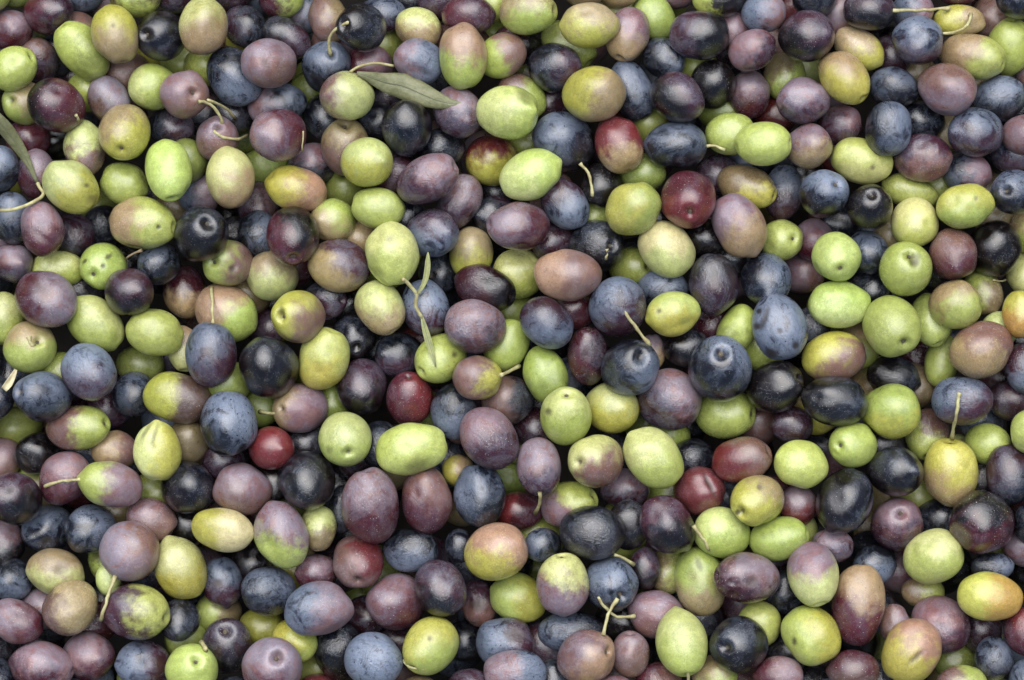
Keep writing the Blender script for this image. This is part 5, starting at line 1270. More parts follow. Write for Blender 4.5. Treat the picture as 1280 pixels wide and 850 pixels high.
465.6 889.1 -23.0 35.7 31.9 95 O- G 123 0.4 - 0
1379.0 -220.9 -50.6 31.2 27.8 3 P S 66 0.45 - 0
-115.0 692.7 -61.9 37.3 28.0 27 P G 356 0.33 - 0
880.3 -52.6 -98.5 31.9 28.4 24 M W 136 0.4 - 0
736.0 -84.6 -36.3 39.5 30.6 103 S K 137 0.3 - 0
348.1 1020.6 -56.5 35.6 27.1 107 G G 258 0 - 0
1403.0 919.0 -66.0 39.7 30.0 111 Y B 152 0.4 - 0
1191.7 -79.7 -95.4 31.7 27.1 74 P- D 129 0.4 - 0
-236.0 -235.1 -45.0 35.8 32.7 165 W R 13 0.4 - 0
-181.5 -231.9 -73.5 31.7 28.5 172 N N 19 0 - 0
-118.2 -237.6 -45.0 34.7 29.8 23 B- G 275 0.5 - 0
-71.8 -227.9 -74.5 33.5 27.5 109 N N 353 0 - 0
-17.1 -222.5 -98.4 37.0 29.6 14 N N 93 0 - 0
37.9 -225.2 -131.5 38.7 31.8 9 G- G- 92 0 - 0
95.7 -222.7 -160.0 33.8 29.4 152 B O 85 0.5 - 0
200.8 -222.7 -76.3 31.4 27.9 82 W- M 349 0.4 - 0
249.4 -230.1 -98.4 33.5 27.5 113 S P 302 0.4 - 0
316.7 -238.7 -45.0 32.8 28.3 126 D D 174 0 - 0
366.5 -223.4 -69.0 36.8 31.4 116 O- G 275 0.4 - 0
426.1 -238.1 -88.2 35.4 29.9 21 G O 68 0.4 - 0
473.6 -224.4 -123.3 39.5 32.8 81 G G 197 0 - 0
529.2 -236.0 -157.1 42.3 32.8 154 N N 171 0 - 0
627.4 -237.9 -79.5 32.8 30.4 104 R Y 236 0.45 - 0
688.6 -226.9 -91.7 34.0 27.5 12 B- O 276 0.5 - 0
750.2 -221.3 -115.5 37.4 32.3 8 G+ L 135 0.3 - 0
789.7 -236.7 -153.7 34.6 29.1 23 M O 262 0.45 - 0
896.4 -237.8 -45.0 34.0 28.8 114 L Y 216 0.4 - 0
954.4 -235.9 -67.7 36.4 31.1 3 M B 90 0.4 - 0
1005.9 -225.8 -99.4 36.3 29.1 45 P S 134 0.45 - 0
1073.8 -231.6 -89.8 31.8 27.2 22 P M 300 0.5 - 0
1116.2 -230.1 -121.7 32.9 28.4 56 D P 157 0.4 - 0
1182.2 -233.0 -58.0 37.8 29.0 111 S- S- 299 0 - 0
1229.5 -225.6 -87.9 33.6 30.1 44 D K 167 0.5 - 0
1281.3 -231.4 -117.7 37.8 32.1 119 N S 108 0.5 - 0
1343.6 -224.3 -134.6 41.9 32.0 69 M M 146 0 - 0
1392.7 -237.5 -163.7 39.7 29.5 48 N N 291 0 - 0
1497.9 -229.0 -63.5 36.8 30.0 62 P S 254 0.45 - 0
-197.0 -179.1 -60.9 35.4 27.1 21 G- G- 24 0 - 0
-142.9 -178.4 -90.1 40.0 32.8 120 B P 139 0.5 - 0
-101.4 -182.7 -129.3 36.0 28.2 10 M W 33 0.4 - 0
-34.6 -190.8 -138.5 34.3 31.3 96 S- N 240 0.4 - 0
178.5 -181.4 -105.6 32.1 28.1 110 A Y 152 0.3 - 0
226.7 -177.2 -130.5 38.1 28.4 121 P- D 168 0.4 - 0
282.2 -181.8 -150.9 39.3 30.2 65 S- S- 291 0 - 0
341.8 -183.0 -106.1 37.3 29.3 106 K K 88 0 - 0
382.0 -180.0 -139.6 30.4 27.2 178 S- N 84 0.4 - 0
450.5 -191.1 -167.3 42.5 33.0 88 S- M 303 0.4 - 0
615.0 -183.8 -106.7 39.6 30.7 151 N N 234 0 - 0
657.4 -188.1 -146.2 35.5 30.8 140 M O 320 0.45 - 0
719.9 -178.0 -165.6 36.5 30.3 15 N N 284 0 - 0
826.1 -181.3 -86.2 35.9 27.8 173 N- N- 12 0 - 0
878.4 -186.6 -117.3 36.4 29.1 2 G G 342 0 - 0
934.1 -175.8 -148.6 39.8 32.0 38 P S 305 0.45 - 0
1032.2 -179.2 -127.2 37.2 30.3 149 S P 352 0.45 - 0
1090.1 -179.8 -149.3 36.7 27.2 43 M W 209 0.4 - 0
1147.4 -190.6 -163.4 34.9 28.3 132 P M 57 0.45 - 0
1209.7 -177.4 -115.6 36.4 30.2 67 N S 17 0.2 - 0
1260.9 -182.6 -151.5 35.0 32.3 30 M+ B- 296 0.4 - 0
1355.7 -181.2 -172.1 32.9 28.7 159 D N 295 0.3 - 0
1477.3 -187.3 -97.2 33.5 30.5 145 N S 8 0.4 - 0
-221.5 -135.5 -81.1 37.6 28.0 54 P S 62 0.5 - 0
-173.4 -136.7 -127.4 35.4 31.9 98 D N 122 0.4 - 0
-126.9 -141.0 -162.8 35.8 30.0 19 D G 2 0.3 - 0
-61.3 -131.3 -94.7 35.1 28.4 81 D N 105 0.3 - 0
-7.7 -143.4 -164.3 35.3 29.3 113 K K 340 0 - 0
94.6 -142.4 -87.7 44.2 32.9 88 G- G- 149 0 - 0
149.2 -135.8 -131.7 38.7 28.8 87 O Y 261 0.4 - 0
199.8 -132.0 -161.3 37.7 29.2 172 D P 288 0.4 - 0
314.6 -129.2 -172.3 30.6 27.9 54 M W 314 0.4 - 0
522.9 -137.9 -65.1 38.1 32.5 132 G O 302 0.3 - 0
576.4 -132.5 -127.3 43.4 32.3 23 N- N- 83 0 - 0
629.6 -138.6 -173.6 34.3 29.2 115 D D 236 0 - 0
791.6 -134.8 -106.8 34.0 30.0 143 G- G- 155 0 - 0
856.1 -144.9 -144.1 34.1 28.0 14 M B 51 0.4 - 0
1013.7 -139.1 -163.7 38.2 29.9 69 L Y 350 0.4 - 0
1111.9 -127.6 -169.5 37.1 28.9 161 W W 269 0 - 0
1389.3 -129.8 -45.0 40.0 30.7 109 P- P- 67 0 - 0
1437.5 -129.5 -77.6 39.2 30.4 52 N D 331 0.45 - 0
1495.9 -143.5 -128.7 33.7 30.9 129 P- W 200 0.4 - 0
-195.1 -85.2 -149.6 30.3 27.8 5 N D 190 0.45 - 0
-99.2 -80.8 -64.0 31.8 29.1 6 P M 267 0.4 - 0
-47.6 -87.8 -125.6 33.6 27.6 7 S P 263 0.45 - 0
58.5 -89.9 -123.5 40.9 32.6 132 N S 352 0.4 - 0
114.2 -86.0 -158.9 40.0 32.1 114 B W 51 0.4 - 0
389.2 -84.8 -67.0 34.2 30.8 78 P- P- 187 0 - 0
442.9 -81.0 -95.9 36.2 31.7 34 B G 217 0.4 - 0
493.0 -94.7 -165.4 37.7 31.6 77 B P 89 0.4 - 0
708.9 -96.4 -80.5 39.5 31.3 160 K K 34 0 - 0
765.0 -84.3 -133.5 40.2 31.7 165 D N 359 0.5 - 0
826.0 -96.3 -157.1 31.4 28.7 152 G+ Y 218 0.4 - 0
923.2 -93.0 -64.5 35.0 28.2 28 S+ S+ 75 0 - 0
1195.9 -82.2 -139.6 33.6 28.3 10 G G 273 0 - 0
1246.4 -92.3 -170.2 37.5 32.6 106 M B 276 0.4 - 0
1316.6 -91.5 -53.8 36.0 27.1 121 G- G- 217 0 - 0
1367.3 -80.0 -75.5 33.5 28.2 150 S M 160 0.4 - 0
1410.6 -90.4 -112.3 37.6 31.3 155 T Y 357 0.45 - 0
1472.2 -88.0 -148.9 37.3 32.0 44 S- N 58 0.4 - 0
-231.6 -42.3 -167.9 33.6 28.9 149 N S 5 0.45 - 0
-113.5 -46.0 -100.8 36.8 27.9 138 G- G- 169 0 - 0
-61.7 -50.8 -157.2 33.1 28.1 34 K K 309 0 - 0
42.2 -33.7 -153.7 38.8 29.9 144 W M 313 0.5 - 0
196.5 -37.6 -96.0 36.1 29.0 59 R- R- 37 0 - 0
248.1 -49.8 -116.6 32.9 29.4 91 N N 83 0 - 0
308.1 -40.1 -160.0 39.6 30.7 41 O O 323 0 - 0
411.4 -43.3 -132.1 42.1 32.3 166 N N 145 0 - 0
575.3 -45.4 -104.6 38.4 30.5 127 K M 66 0.4 - 0
638.9 -41.8 -93.3 35.5 27.1 92 W M 163 0.5 - 0
694.0 -36.5 -114.4 35.9 27.7 1 L Y 13 0.4 - 0
733.7 -45.8 -167.5 33.9 30.5 70 N N 81 0 - 0
847.0 -37.5 -137.5 38.6 30.2 3 M B 337 0.4 - 0
903.1 -47.4 -161.4 36.2 28.2 92 G+ G+ 129 0 - 0
1020.8 -48.5 -118.4 38.5 31.1 2 O+ L 351 0.4 - 0
1070.8 -50.0 -153.9 36.0 30.0 151 M W 237 0.4 - 0
1171.1 -46.6 -171.7 34.4 27.5 145 G G 214 0 - 0
1328.4 -45.3 -109.1 40.6 31.2 141 S- N 288 0.4 - 0
1398.9 -37.8 -137.4 38.2 29.6 13 R O 53 0.25 - 0
1438.6 -39.3 -174.0 31.6 27.4 133 P G 274 0.33 - 0
-203.4 13.1 -53.5 32.5 27.5 70 O+ Y 333 0.4 - 0
-143.4 -1.6 -131.2 40.6 30.6 171 S P 195 0.4 - 0
-99.1 -2.7 -171.1 37.2 32.3 76 S M 99 0.4 - 0
123.6 5.3 -170.0 33.6 28.4 59 B O 39 0.4 - 0
383.4 -3.4 -169.8 36.5 31.1 146 Y O 67 0.4 - 0
495.2 8.1 -155.4 40.9 32.4 60 M M 35 0 - 0
601.0 -3.5 -134.5 32.6 29.4 92 D G 252 0.3 - 0
1314.7 2.6 -142.4 34.8 27.6 89 S M 116 0.4 - 0
1364.0 4.2 -171.6 35.3 31.3 175 O- O- 8 0 - 0
-237.0 57.7 -75.5 35.0 31.6 103 P P 291 0 - 0
-168.7 50.4 -143.7 30.5 27.1 23 G G 181 0 - 0
1446.2 53.0 -51.3 31.7 28.2 102 G B 172 0.45 - 0
1505.8 48.9 -62.5 32.8 27.9 26 W M 231 0.5 - 0
-210.1 99.0 -105.5 37.1 28.4 117 G- G- 118 0 - 0
-141.4 101.6 -52.2 37.7 29.0 129 G G 0 0 - 0
-98.2 94.1 -90.5 37.6 32.6 14 M S 324 0.38 - 0
-47.3 90.1 -137.3 31.7 27.1 155 N- N- 192 0 - 0
870.3 96.3 -138.6 36.0 27.7 94 S- N 121 0.4 - 0
1366.2 103.2 -78.1 37.9 31.1 76 N S 271 0.4 - 0
1412.4 97.8 -110.9 39.6 30.6 101 M M 51 0 - 0
1476.4 106.0 -69.3 34.2 30.0 172 S P 127 0.45 - 0
-227.8 140.7 -141.0 39.2 30.2 57 N N 250 0 - 0
-169.0 149.7 -158.7 39.6 30.3 108 O P 41 0.45 - 0
-73.4 149.6 -134.3 38.0 31.4 132 W- M 55 0.4 - 0
1128.1 153.7 -105.7 31.7 28.2 9 N S 49 0.4 - 0
1339.1 144.9 -137.1 39.6 31.1 168 M+ O 259 0.4 - 0
1452.1 145.4 -99.7 31.3 27.7 86 G G 227 0 - 0
1498.4 149.5 -130.3 37.0 31.9 69 P N 247 0.5 - 0
-89.5 196.7 -168.8 36.5 31.0 50 B M 274 0.4 - 0
274.5 201.2 -166.9 39.1 31.9 62 L O 89 0.5 - 0
1300.4 197.3 -168.0 32.6 29.5 131 P M 104 0.5 - 0
1424.1 191.6 -125.1 34.7 31.4 146 S- N 325 0.4 - 0
1463.8 189.4 -163.5 33.3 29.9 74 S P 247 0.4 - 0
-222.6 241.9 -66.9 33.7 30.6 170 M M 111 0 - 0
-178.3 233.7 -104.7 35.7 32.3 22 M B 183 0.4 - 0
1182.0 235.8 -127.8 33.4 29.6 148 M O 148 0.45 - 0
1381.6 238.4 -118.9 30.6 27.9 169 R- R- 332 0 - 0
-200.8 286.2 -121.1 31.9 27.4 55 S K 358 0.3 - 0
-143.4 292.5 -137.0 41.7 31.3 75 P- P- 333 0 - 0
-92.5 282.9 -163.8 37.2 29.7 56 P W 40 0.4 - 0
1365.5 285.7 -147.8 35.4 30.1 106 N P 255 0.5 - 0
1469.6 281.2 -70.4 33.8 28.0 23 M B 148 0.4 - 0
-225.0 325.1 -152.1 35.1 31.3 167 R O 338 0.25 - 0
-120.4 339.2 -167.5 31.0 27.2 174 O- G 148 0.4 - 0
1448.6 341.9 -51.6 38.2 28.6 112 R- R- 39 0 - 0
1492.0 327.0 -100.9 39.0 30.6 33 W R 349 0.4 - 0
-47.2 389.7 -126.5 31.4 27.5 20 R- R- 272 0 - 0
118.4 384.3 -155.7 38.8 28.9 126 M O 226 0.45 - 0
1362.9 387.6 -61.7 34.6 27.1 128 D G 184 0.3 - 0
1409.8 377.7 -87.7 33.6 27.9 102 K K 253 0 - 0
1472.9 384.5 -119.4 40.6 32.7 47 T Y 341 0.35 - 0
-232.8 425.8 -76.7 37.8 30.6 119 S- S- 288 0 - 0
-178.7 430.1 -105.7 37.9 29.0 21 B Y 301 0.25 - 0
-115.9 430.9 -122.8 31.3 27.7 180 M W 292 0.4 - 0
-65.4 436.1 -149.3 31.7 28.5 175 P S 278 0.45 - 0
1328.8 423.8 -98.8 35.0 27.2 91 S+ S 153 0.4 - 0
1396.6 434.6 -111.8 38.2 30.7 142 R+ R+ 23 0 - 0
1439.1 426.1 -147.0 31.5 28.1 46 B M 357 0.4 - 0
1492.1 427.3 -170.0 37.1 29.4 127 N S 233 0.45 - 0
-207.7 469.3 -135.5 40.6 31.7 54 K K 85 0 - 0
-147.7 482.4 -160.2 36.4 28.2 26 N S 165 0.2 - 0
174.5 467.2 -164.6 34.2 29.5 30 W M 53 0.4 - 0
335.6 466.7 -98.2 37.9 30.1 154 P- P- 223 0 - 0
447.3 483.5 -167.0 34.1 28.2 70 M M 103 0 - 0
1306.7 478.1 -139.2 30.8 27.5 170 O L 138 0.3 - 0
1367.3 469.4 -152.6 42.1 32.8 91 M B 256 0.4 - 0
-235.9 516.7 -159.8 32.9 27.8 150 D D 271 0 - 0
-67.0 523.9 -113.1 34.9 32.3 66 D S 142 0.45 - 0
-18.2 529.6 -143.5 33.7 28.9 124 P- P- 53 0 - 0
631.5 522.8 -166.6 35.7 27.4 171 P M 109 0.4 - 0
1441.7 519.4 -77.5 37.8 31.4 82 M P 149 0.4 - 0
1493.7 513.5 -106.4 35.1 27.4 169 G B 106 0.45 - 0
-199.8 571.0 -62.2 36.4 29.1 139 W- G 204 0.3 - 0
-148.5 563.6 -88.6 32.5 29.2 85 S- K 277 0.3 - 0
-93.2 562.4 -148.5 33.5 30.8 82 B W 164 0.45 - 0
667.5 577.6 -168.5 32.9 30.1 16 N S 240 0.45 - 0
1367.3 572.6 -89.2 41.6 31.0 165 D D 148 0 - 0
1416.1 563.5 -125.4 35.8 27.9 170 B B 281 0 - 0
1476.1 574.0 -148.8 40.9 31.9 144 Y B 15 0.4 - 0
-233.5 609.6 -94.5 35.2 32.0 53 P- P- 144 0 - 0
-169.8 621.2 -116.2 42.7 32.4 120 G G 138 0 - 0
-130.4 620.2 -159.6 36.6 32.9 162 W- R 157 0.3 - 0
-63.7 607.3 -173.4 32.2 28.1 96 M B 213 0.35 - 0
151.9 621.4 -151.9 37.1 31.5 72 N S 346 0.45 - 0
1337.2 607.2 -125.2 33.0 30.0 75 D D 54 0 - 0
1396.8 609.6 -149.5 35.9 29.1 17 K N 230 0.4 - 0
-211.4 666.4 -143.2 35.6 28.3 93 K K 174 0 - 0
-95.5 671.9 -100.2 30.4 27.1 102 N N 40 0 - 0
-36.3 666.1 -103.5 31.3 28.7 75 M P 245 0.4 - 0
1305.0 670.2 -121.4 39.8 30.4 139 G L 242 0.4 - 0
1362.0 658.7 -167.9 38.6 29.4 154 G- G- 104 0 - 0
1475.2 669.5 -70.1 38.6 29.0 153 B O 126 0.5 - 0
-168.7 718.8 -80.5 32.5 28.3 177 O Y 23 0.45 - 0
-121.2 703.6 -130.5 35.8 27.1 24 B W 219 0.45 - 0
-74.7 713.6 -158.4 33.8 27.0 109 N S 18 0.4 - 0
-13.2 716.4 -157.5 39.3 31.0 147 D N 154 0.3 - 0
1450.8 703.3 -106.3 33.7 27.6 120 S- N 322 0.4 - 0
1491.5 702.6 -141.5 35.9 31.5 111 S P 307 0.45 - 0
-207.4 750.6 -107.0 38.2 29.6 32 W W 62 0 - 0
-146.6 750.4 -150.3 33.5 28.3 144 P- W 297 0.4 - 0
178.4 762.5 -159.3 32.6 27.6 54 N D 28 0.45 - 0
386.2 753.2 -144.2 43.3 32.8 56 N S 305 0.2 - 0
1363.4 750.5 -67.9 38.1 29.7 83 B B 345 0 - 0
1412.3 754.1 -124.2 36.4 29.4 143 O O 356 0 - 0
1464.8 752.0 -172.7 41.0 31.2 78 K K 121 0 - 0
-227.9 812.2 -102.2 36.2 28.3 146 S M 272 0.4 - 0
-167.8 810.0 -120.6 31.0 27.9 25 D G 197 0.3 - 0
-130.6 797.2 -172.5 35.4 28.1 156 M O 11 0.25 - 0
-64.1 799.2 -86.2 33.6 27.2 66 N N 301 0 - 0
259.1 795.7 -137.1 36.8 29.2 55 D D 264 0 - 0
318.3 804.4 -153.1 34.9 29.8 136 W- M 228 0.4 - 0
412.7 812.2 -167.2 34.2 28.6 119 O G 97 0.4 - 0
1336.7 803.2 -90.7 34.2 31.4 54 K K 272 0 - 0
1396.6 806.8 -151.7 39.3 32.2 177 G G 13 0 - 0
-208.5 847.1 -136.5 31.1 27.8 117 K P 6 0.4 - 0
-89.5 847.6 -97.9 30.6 27.6 31 N N 113 0 - 0
-40.7 856.9 -127.7 35.4 29.5 1 S N 160 0.35 - 0
653.3 857.3 -99.6 40.1 30.0 51 R+ R+ 188 0 - 0
708.2 859.4 -126.4 33.5 29.1 175 P M 140 0.4 - 0
988.4 849.2 -136.0 36.2 30.1 31 N N 331 0 - 0
1475.5 847.2 -102.9 39.4 32.2 49 S- M 231 0.3 - 0
-222.4 898.6 -155.4 30.8 27.9 19 N N 4 0 - 0
-115.0 891.8 -120.5 32.9 30.2 61 K M 107 0.4 - 0
-70.6 893.0 -158.1 32.0 28.0 158 G G 137 0 - 0
43.3 903.9 -68.6 41.5 31.7 7 M G 126 0.4 - 0
101.2 904.7 -108.5 39.0 29.8 169 G+ Y 315 0.4 - 0
152.2 902.4 -139.9 31.7 28.2 149 G- G- 73 0 - 0
208.6 901.6 -161.9 42.4 32.5 93 B W 80 0.4 - 0
311.3 900.1 -125.4 35.2 27.9 63 W M 348 0.5 - 0
355.7 901.5 -162.8 42.6 31.7 176 N N 21 0 - 0
529.8 905.0 -64.1 36.1 31.9 95 N N 296 0 - 0
571.4 902.4 -101.1 36.5 29.3 127 P M 116 0.5 - 0
635.0 900.3 -132.9 37.0 31.7 23 M S 61 0.38 - 0
692.5 900.7 -162.0 35.6 31.4 29 N N 237 0 - 0
847.4 893.7 -82.4 38.5 29.2 147 N N 289 0 - 0
906.7 890.6 -162.9 31.4 28.1 55 B P 173 0.5 - 0
1116.5 897.7 -106.8 32.6 29.9 152 B W 229 0.45 - 0
1281.7 905.4 -76.1 31.7 28.1 3 W W 39 0 - 0
1343.9 889.7 -89.1 35.6 28.9 164 G G 168 0 - 0
1392.4 904.4 -120.1 36.1 29.1 177 N D 352 0.4 - 0
1438.8 899.3 -152.9 32.1 29.4 88 D D 9 0 - 0
1494.8 889.1 -165.6 32.4 29.6 91 N S 270 0.2 - 0
-199.6 951.9 -170.4 33.5 27.8 89 N D 127 0.4 - 0
18.8 945.9 -101.1 33.1 28.8 109 P P 228 0 - 0
60.1 944.8 -137.2 37.2 28.8 137 N N 308 0 - 0
127.9 943.1 -169.6 33.8 29.4 168 P M 49 0.3 - 0
286.0 950.7 -139.8 36.0 28.8 1 P S 333 0.5 - 0
449.7 939.6 -75.0 35.7 32.7 129 D N 292 0.35 - 0
501.8 947.6 -105.3 36.4 30.8 64 W M 46 0.45 - 0
547.3 940.6 -138.3 38.1 30.7 87 D P 47 0.4 - 0
603.1 953.3 -170.2 42.9 32.3 12 M G 120 0.35 - 0
767.7 944.1 -77.1 32.9 29.5 111 W- M 117 0.4 - 0
818.9 948.5 -102.1 30.1 27.2 86 M L 163 0.4 - 0
877.3 939.7 -108.2 37.6 28.0 48 B B 183 0 - 0
1034.4 941.9 -171.4 37.6 29.4 175 O- O- 189 0 - 0
1154.2 945.1 -119.1 35.0 29.0 84 N S 144 0.3 - 0
1203.0 940.5 -147.4 34.1 29.9 137 M G 333 0.45 - 0
1317.0 947.6 -99.1 34.1 29.3 60 P M 134 0.45 - 0
1358.6 953.8 -132.0 31.3 27.4 37 W D 180 0.5 - 0
1464.0 951.1 -171.3 31.8 27.4 48 S N 344 0.35 - 0
-124.5 993.0 -85.9 34.9 28.4 11 W- W- 68 0 - 0
-65.5 994.6 -113.4 43.2 33.0 134 G- G- 337 0 - 0
-6.5 988.8 -143.9 38.3 32.5 130 S- K 123 0.3 - 0
201.3 985.8 -77.4 35.6 31.4 41 O Y 175 0.45 - 0
255.2 984.4 -170.9 32.4 28.4 95 B- Y 300 0.4 - 0
315.8 987.5 -166.4 35.1 27.5 137 L Y 60 0.4 - 0
422.8 990.4 -103.7 42.2 32.9 34 S- M 336 0.4 - 0
480.6 993.1 -136.9 35.6 31.8 6 G O 139 0.4 - 0
529.8 997.5 -168.3 32.6 28.5 64 Y O 174 0.4 - 0
682.9 983.0 -80.9 36.3 30.2 175 G G 301 0 - 0
745.8 991.1 -110.2 37.5 31.7 114 T Y 63 0.35 - 0
802.1 993.2 -141.8 40.2 31.5 173 M W 67 0.4 - 0
904.1 997.2 -132.4 37.1 32.3 58 G G 202 0 - 0
960.3 989.8 -165.4 34.5 29.0 111 P G 285 0.33 - 0
1121.3 998.9 -67.6 32.4 27.1 111 N S 355 0.45 - 0
1174.6 999.0 -146.4 41.6 32.5 14 P M 302 0.3 - 0
1276.3 999.7 -48.9 34.0 31.2 144 S P 360 0.4 - 0
1344.1 996.0 -164.4 44.1 32.6 21 G- G- 225 0 - 0
-203.5 1036.2 -57.6 34.6 30.8 29 B- Y 95 0.4 - 0
-152.2 1033.2 -112.6 35.2 28.9 73 G G 73 0 - 0
-97.8 1047.7 -142.4 34.9 28.4 110 P- P- 197 0 - 0
6.3 1044.8 -169.4 34.2 28.8 51 M L 169 0.4 - 0
112.7 1043.7 -49.2 30.2 27.0 146 W- R 315 0.3 - 0
181.5 1034.7 -99.3 37.1 27.8 20 K N 178 0.4 - 0
383.2 1039.5 -97.9 33.3 27.5 9 N D 239 0.35 - 0
451.2 1034.8 -166.0 32.9 30.2 54 S- N 34 0.4 - 0
608.9 1042.7 -93.7 32.4 28.7 38 S+ S 117 0.4 - 0
654.7 1032.1 -126.1 36.8 30.0 139 D P 324 0.4 - 0
721.4 1042.4 -135.1 31.7 28.8 19 G L 142 0.4 - 0
768.7 1045.8 -170.1 37.2 32.3 167 N S 140 0.45 - 0
869.3 1037.7 -159.7 34.7 30.5 58 S- N 72 0.4 - 0
1044.2 1046.1 -65.5 33.8 30.0 6 S- N 137 0.4 - 0
1090.2 1043.2 -100.3 35.0 30.2 140 N D 158 0.4 - 0
1259.0 1033.9 -91.7 39.7 32.8 158 N S 91 0.4 - 0
1410.9 1035.6 -57.1 35.5 32.8 52 G G 211 0 - 0
1478.3 1043.8 -76.9 41.9 32.3 33 N D 335 0.45 - 0
-224.4 -233.0 -110.5 40.9 32.7 67 K K 108 0 - 0
-177.6 -231.0 -145.8 34.3 30.6 122 N N 282 0 - 0
-127.7 -226.6 -174.8 32.3 29.0 166 M W 74 0.4 - 0
209.3 -233.8 -153.4 36.1 31.1 88 M O 68 0.45 - 0
318.6 -227.2 -164.2 36.0 29.1 36 N S 181 0.45 - 0
912.7 -236.1 -163.5 35.1 29.4 136 S M 151 0.4 - 0
1008.8 -230.8 -154.9 42.8 32.6 25 N N 60 0 - 0
1505.9 -230.1 -123.8 35.3 28.7 49 P G 33 0.33 - 0
1473.1 -176.7 -165.5 35.1 27.8 33 P S 156 0.45 - 0
-223.4 -130.6 -172.9 43.6 32.5 153 M W 40 0.4 - 0
417.4 -129.4 -152.8 36.7 32.7 35 S- S- 287 0 - 0
1181.7 -134.1 -159.6 35.9 30.3 167 R O 20 0.25 - 0
561.5 -94.4 -168.5 44.5 33.0 49 O- L 166 0.4 - 0
1365.8 -94.8 -149.2 37.2 27.7 16 B- G 77 0.5 - 0
205.1 -35.6 -150.8 36.4 32.6 53 M T 244 0.45 - 0
625.8 -42.9 -163.7 30.5 27.3 83 B O 71 0.5 - 0
1046.9 8.0 -173.5 32.0 28.3 54 P- D 58 0.4 - 0
-235.6 59.6 -139.3 38.1 30.3 43 B M 212 0.4 - 0
-66.3 54.5 -168.9 32.0 27.8 90 P- P- 18 0 - 0
1331.3 60.0 -158.4 31.1 27.9 40 P M 334 0.5 - 0
1448.6 44.2 -124.4 30.9 27.5 94 D P 156 0.3 - 0
1500.1 57.4 -151.1 39.9 32.2 51 M O 179 0.45 - 0
1421.9 97.9 -158.0 32.9 28.9 47 P- M 121 0.4 - 0
667.8 197.1 -157.4 35.3 31.5 88 S+ S+ 344 0 - 0
1371.1 195.9 -157.5 36.6 30.8 163 P- M 118 0.4 - 0
-233.7 243.7 -144.8 32.6 29.8 6 K P 28 0.4 - 0
-180.0 234.9 -168.9 34.1 30.1 105 P M 134 0.5 - 0
-33.3 282.5 -138.6 31.4 27.1 83 N D 330 0.4 - 0
19.9 289.8 -165.1 31.9 28.1 121 W M 61 0.5 - 0
1421.2 281.9 -172.7 36.4 31.1 33 G+ G+ 86 0 - 0
1385.8 340.8 -174.2 37.8 31.5 96 P M 94 0.5 - 0
1498.8 327.7 -147.6 32.6 28.0 65 P N 8 0.5 - 0
-208.8 377.1 -172.9 29.6 27.2 68 N S 302 0.4 - 0
1290.5 430.1 -163.6 33.0 28.4 69 N D 127 0.4 - 0
1438.8 525.0 -166.6 36.3 30.7 17 N D 272 0.4 - 0
1504.3 516.1 -169.1 33.4 27.8 100 N N 259 0 - 0
-204.2 570.6 -125.7 36.0 28.1 169 G G 209 0 - 0
-145.3 561.1 -174.7 32.2 28.5 162 P M 125 0.45 - 0
549.2 576.1 -164.9 36.8 29.4 59 D N 129 0.3 - 0
-232.3 611.8 -164.4 36.9 29.1 118 P- P- 53 0 - 0
844.6 613.3 -173.2 32.7 27.0 76 M S 149 0.38 - 0
1290.5 613.4 -158.7 41.5 31.9 51 P- N 15 0.4 - 0
935.3 664.5 -163.0 35.3 32.5 84 M G 252 0.35 - 0
-176.2 706.3 -169.2 34.4 29.6 130 W M 199 0.5 - 0
1358.3 750.7 -145.9 30.5 28.2 73 P- P- 142 0 - 0
-236.2 808.6 -167.0 40.6 31.3 0 P- P- 124 0 - 0
-15.7 812.2 -153.3 34.7 29.2 52 N S 57 0.2 - 0
689.3 804.7 -138.0 38.7 29.9 178 W- R 32 0.3 - 0
19.9 853.5 -174.5 30.8 27.1 145 R W 84 0.4 - 0
1308.9 849.0 -174.2 40.2 30.9 7 O- O- 235 0 - 0
-167.9 891.9 -171.6 38.2 28.6 80 M B 87 0.4 - 0
426.3 893.4 -107.4 36.4 28.7 106 B- G 168 0.5 - 0
842.9 904.2 -136.9 35.2 27.2 120 L G 23 0.4 - 0
1128.2 895.9 -153.9 39.9 29.8 9 W M 40 0.4 - 0
438.9 953.5 -162.6 41.4 30.8 165 N S 23 0.4 - 0
771.8 946.8 -164.0 33.5 27.1 98 B M 137 0.4 - 0
874.3 949.4 -159.6 34.5 27.7 98 S P 131 0.4 - 0
1263.3 952.0 -168.1 41.3 31.7 51 S M 153 0.4 - 0
-128.1 983.9 -142.3 40.3 32.8 153 B W 261 0.4 - 0
-62.3 995.9 -173.4 39.9 32.7 93 R+ R+ 322 0 - 0
687.2 987.9 -155.3 34.6 31.2 67 N- N- 294 0 - 0
1114.9 1000.2 -171.4 34.1 28.5 76 N N 89 0 - 0
-205.9 1047.9 -124.1 31.9 28.5 87 D D 105 0 - 0
-153.3 1041.4 -163.2 35.8 30.7 45 P S 203 0.45 - 0
121.1 1039.0 -115.8 34.9 27.7 44 W- O 326 0.3 - 0
167.8 1040.9 -144.5 36.2 29.0 79 N S 162 0.45 - 0
600.2 1035.6 -152.7 38.0 30.4 113 G- G- 206 0 - 0
662.9 1043.4 -171.5 37.0 28.0 25 G G 324 0 - 0
1043.5 1040.2 -130.5 35.6 28.0 122 P M 107 0.5 - 0
1258.9 1036.7 -142.8 36.8 31.1 108 M S 65 0.4 - 0
1419.1 1031.2 -104.6 34.4 27.2 6 K K 142 0 - 0
1468.9 1032.2 -135.0 41.3 31.2 100 P- W 260 0.4 - 0"""

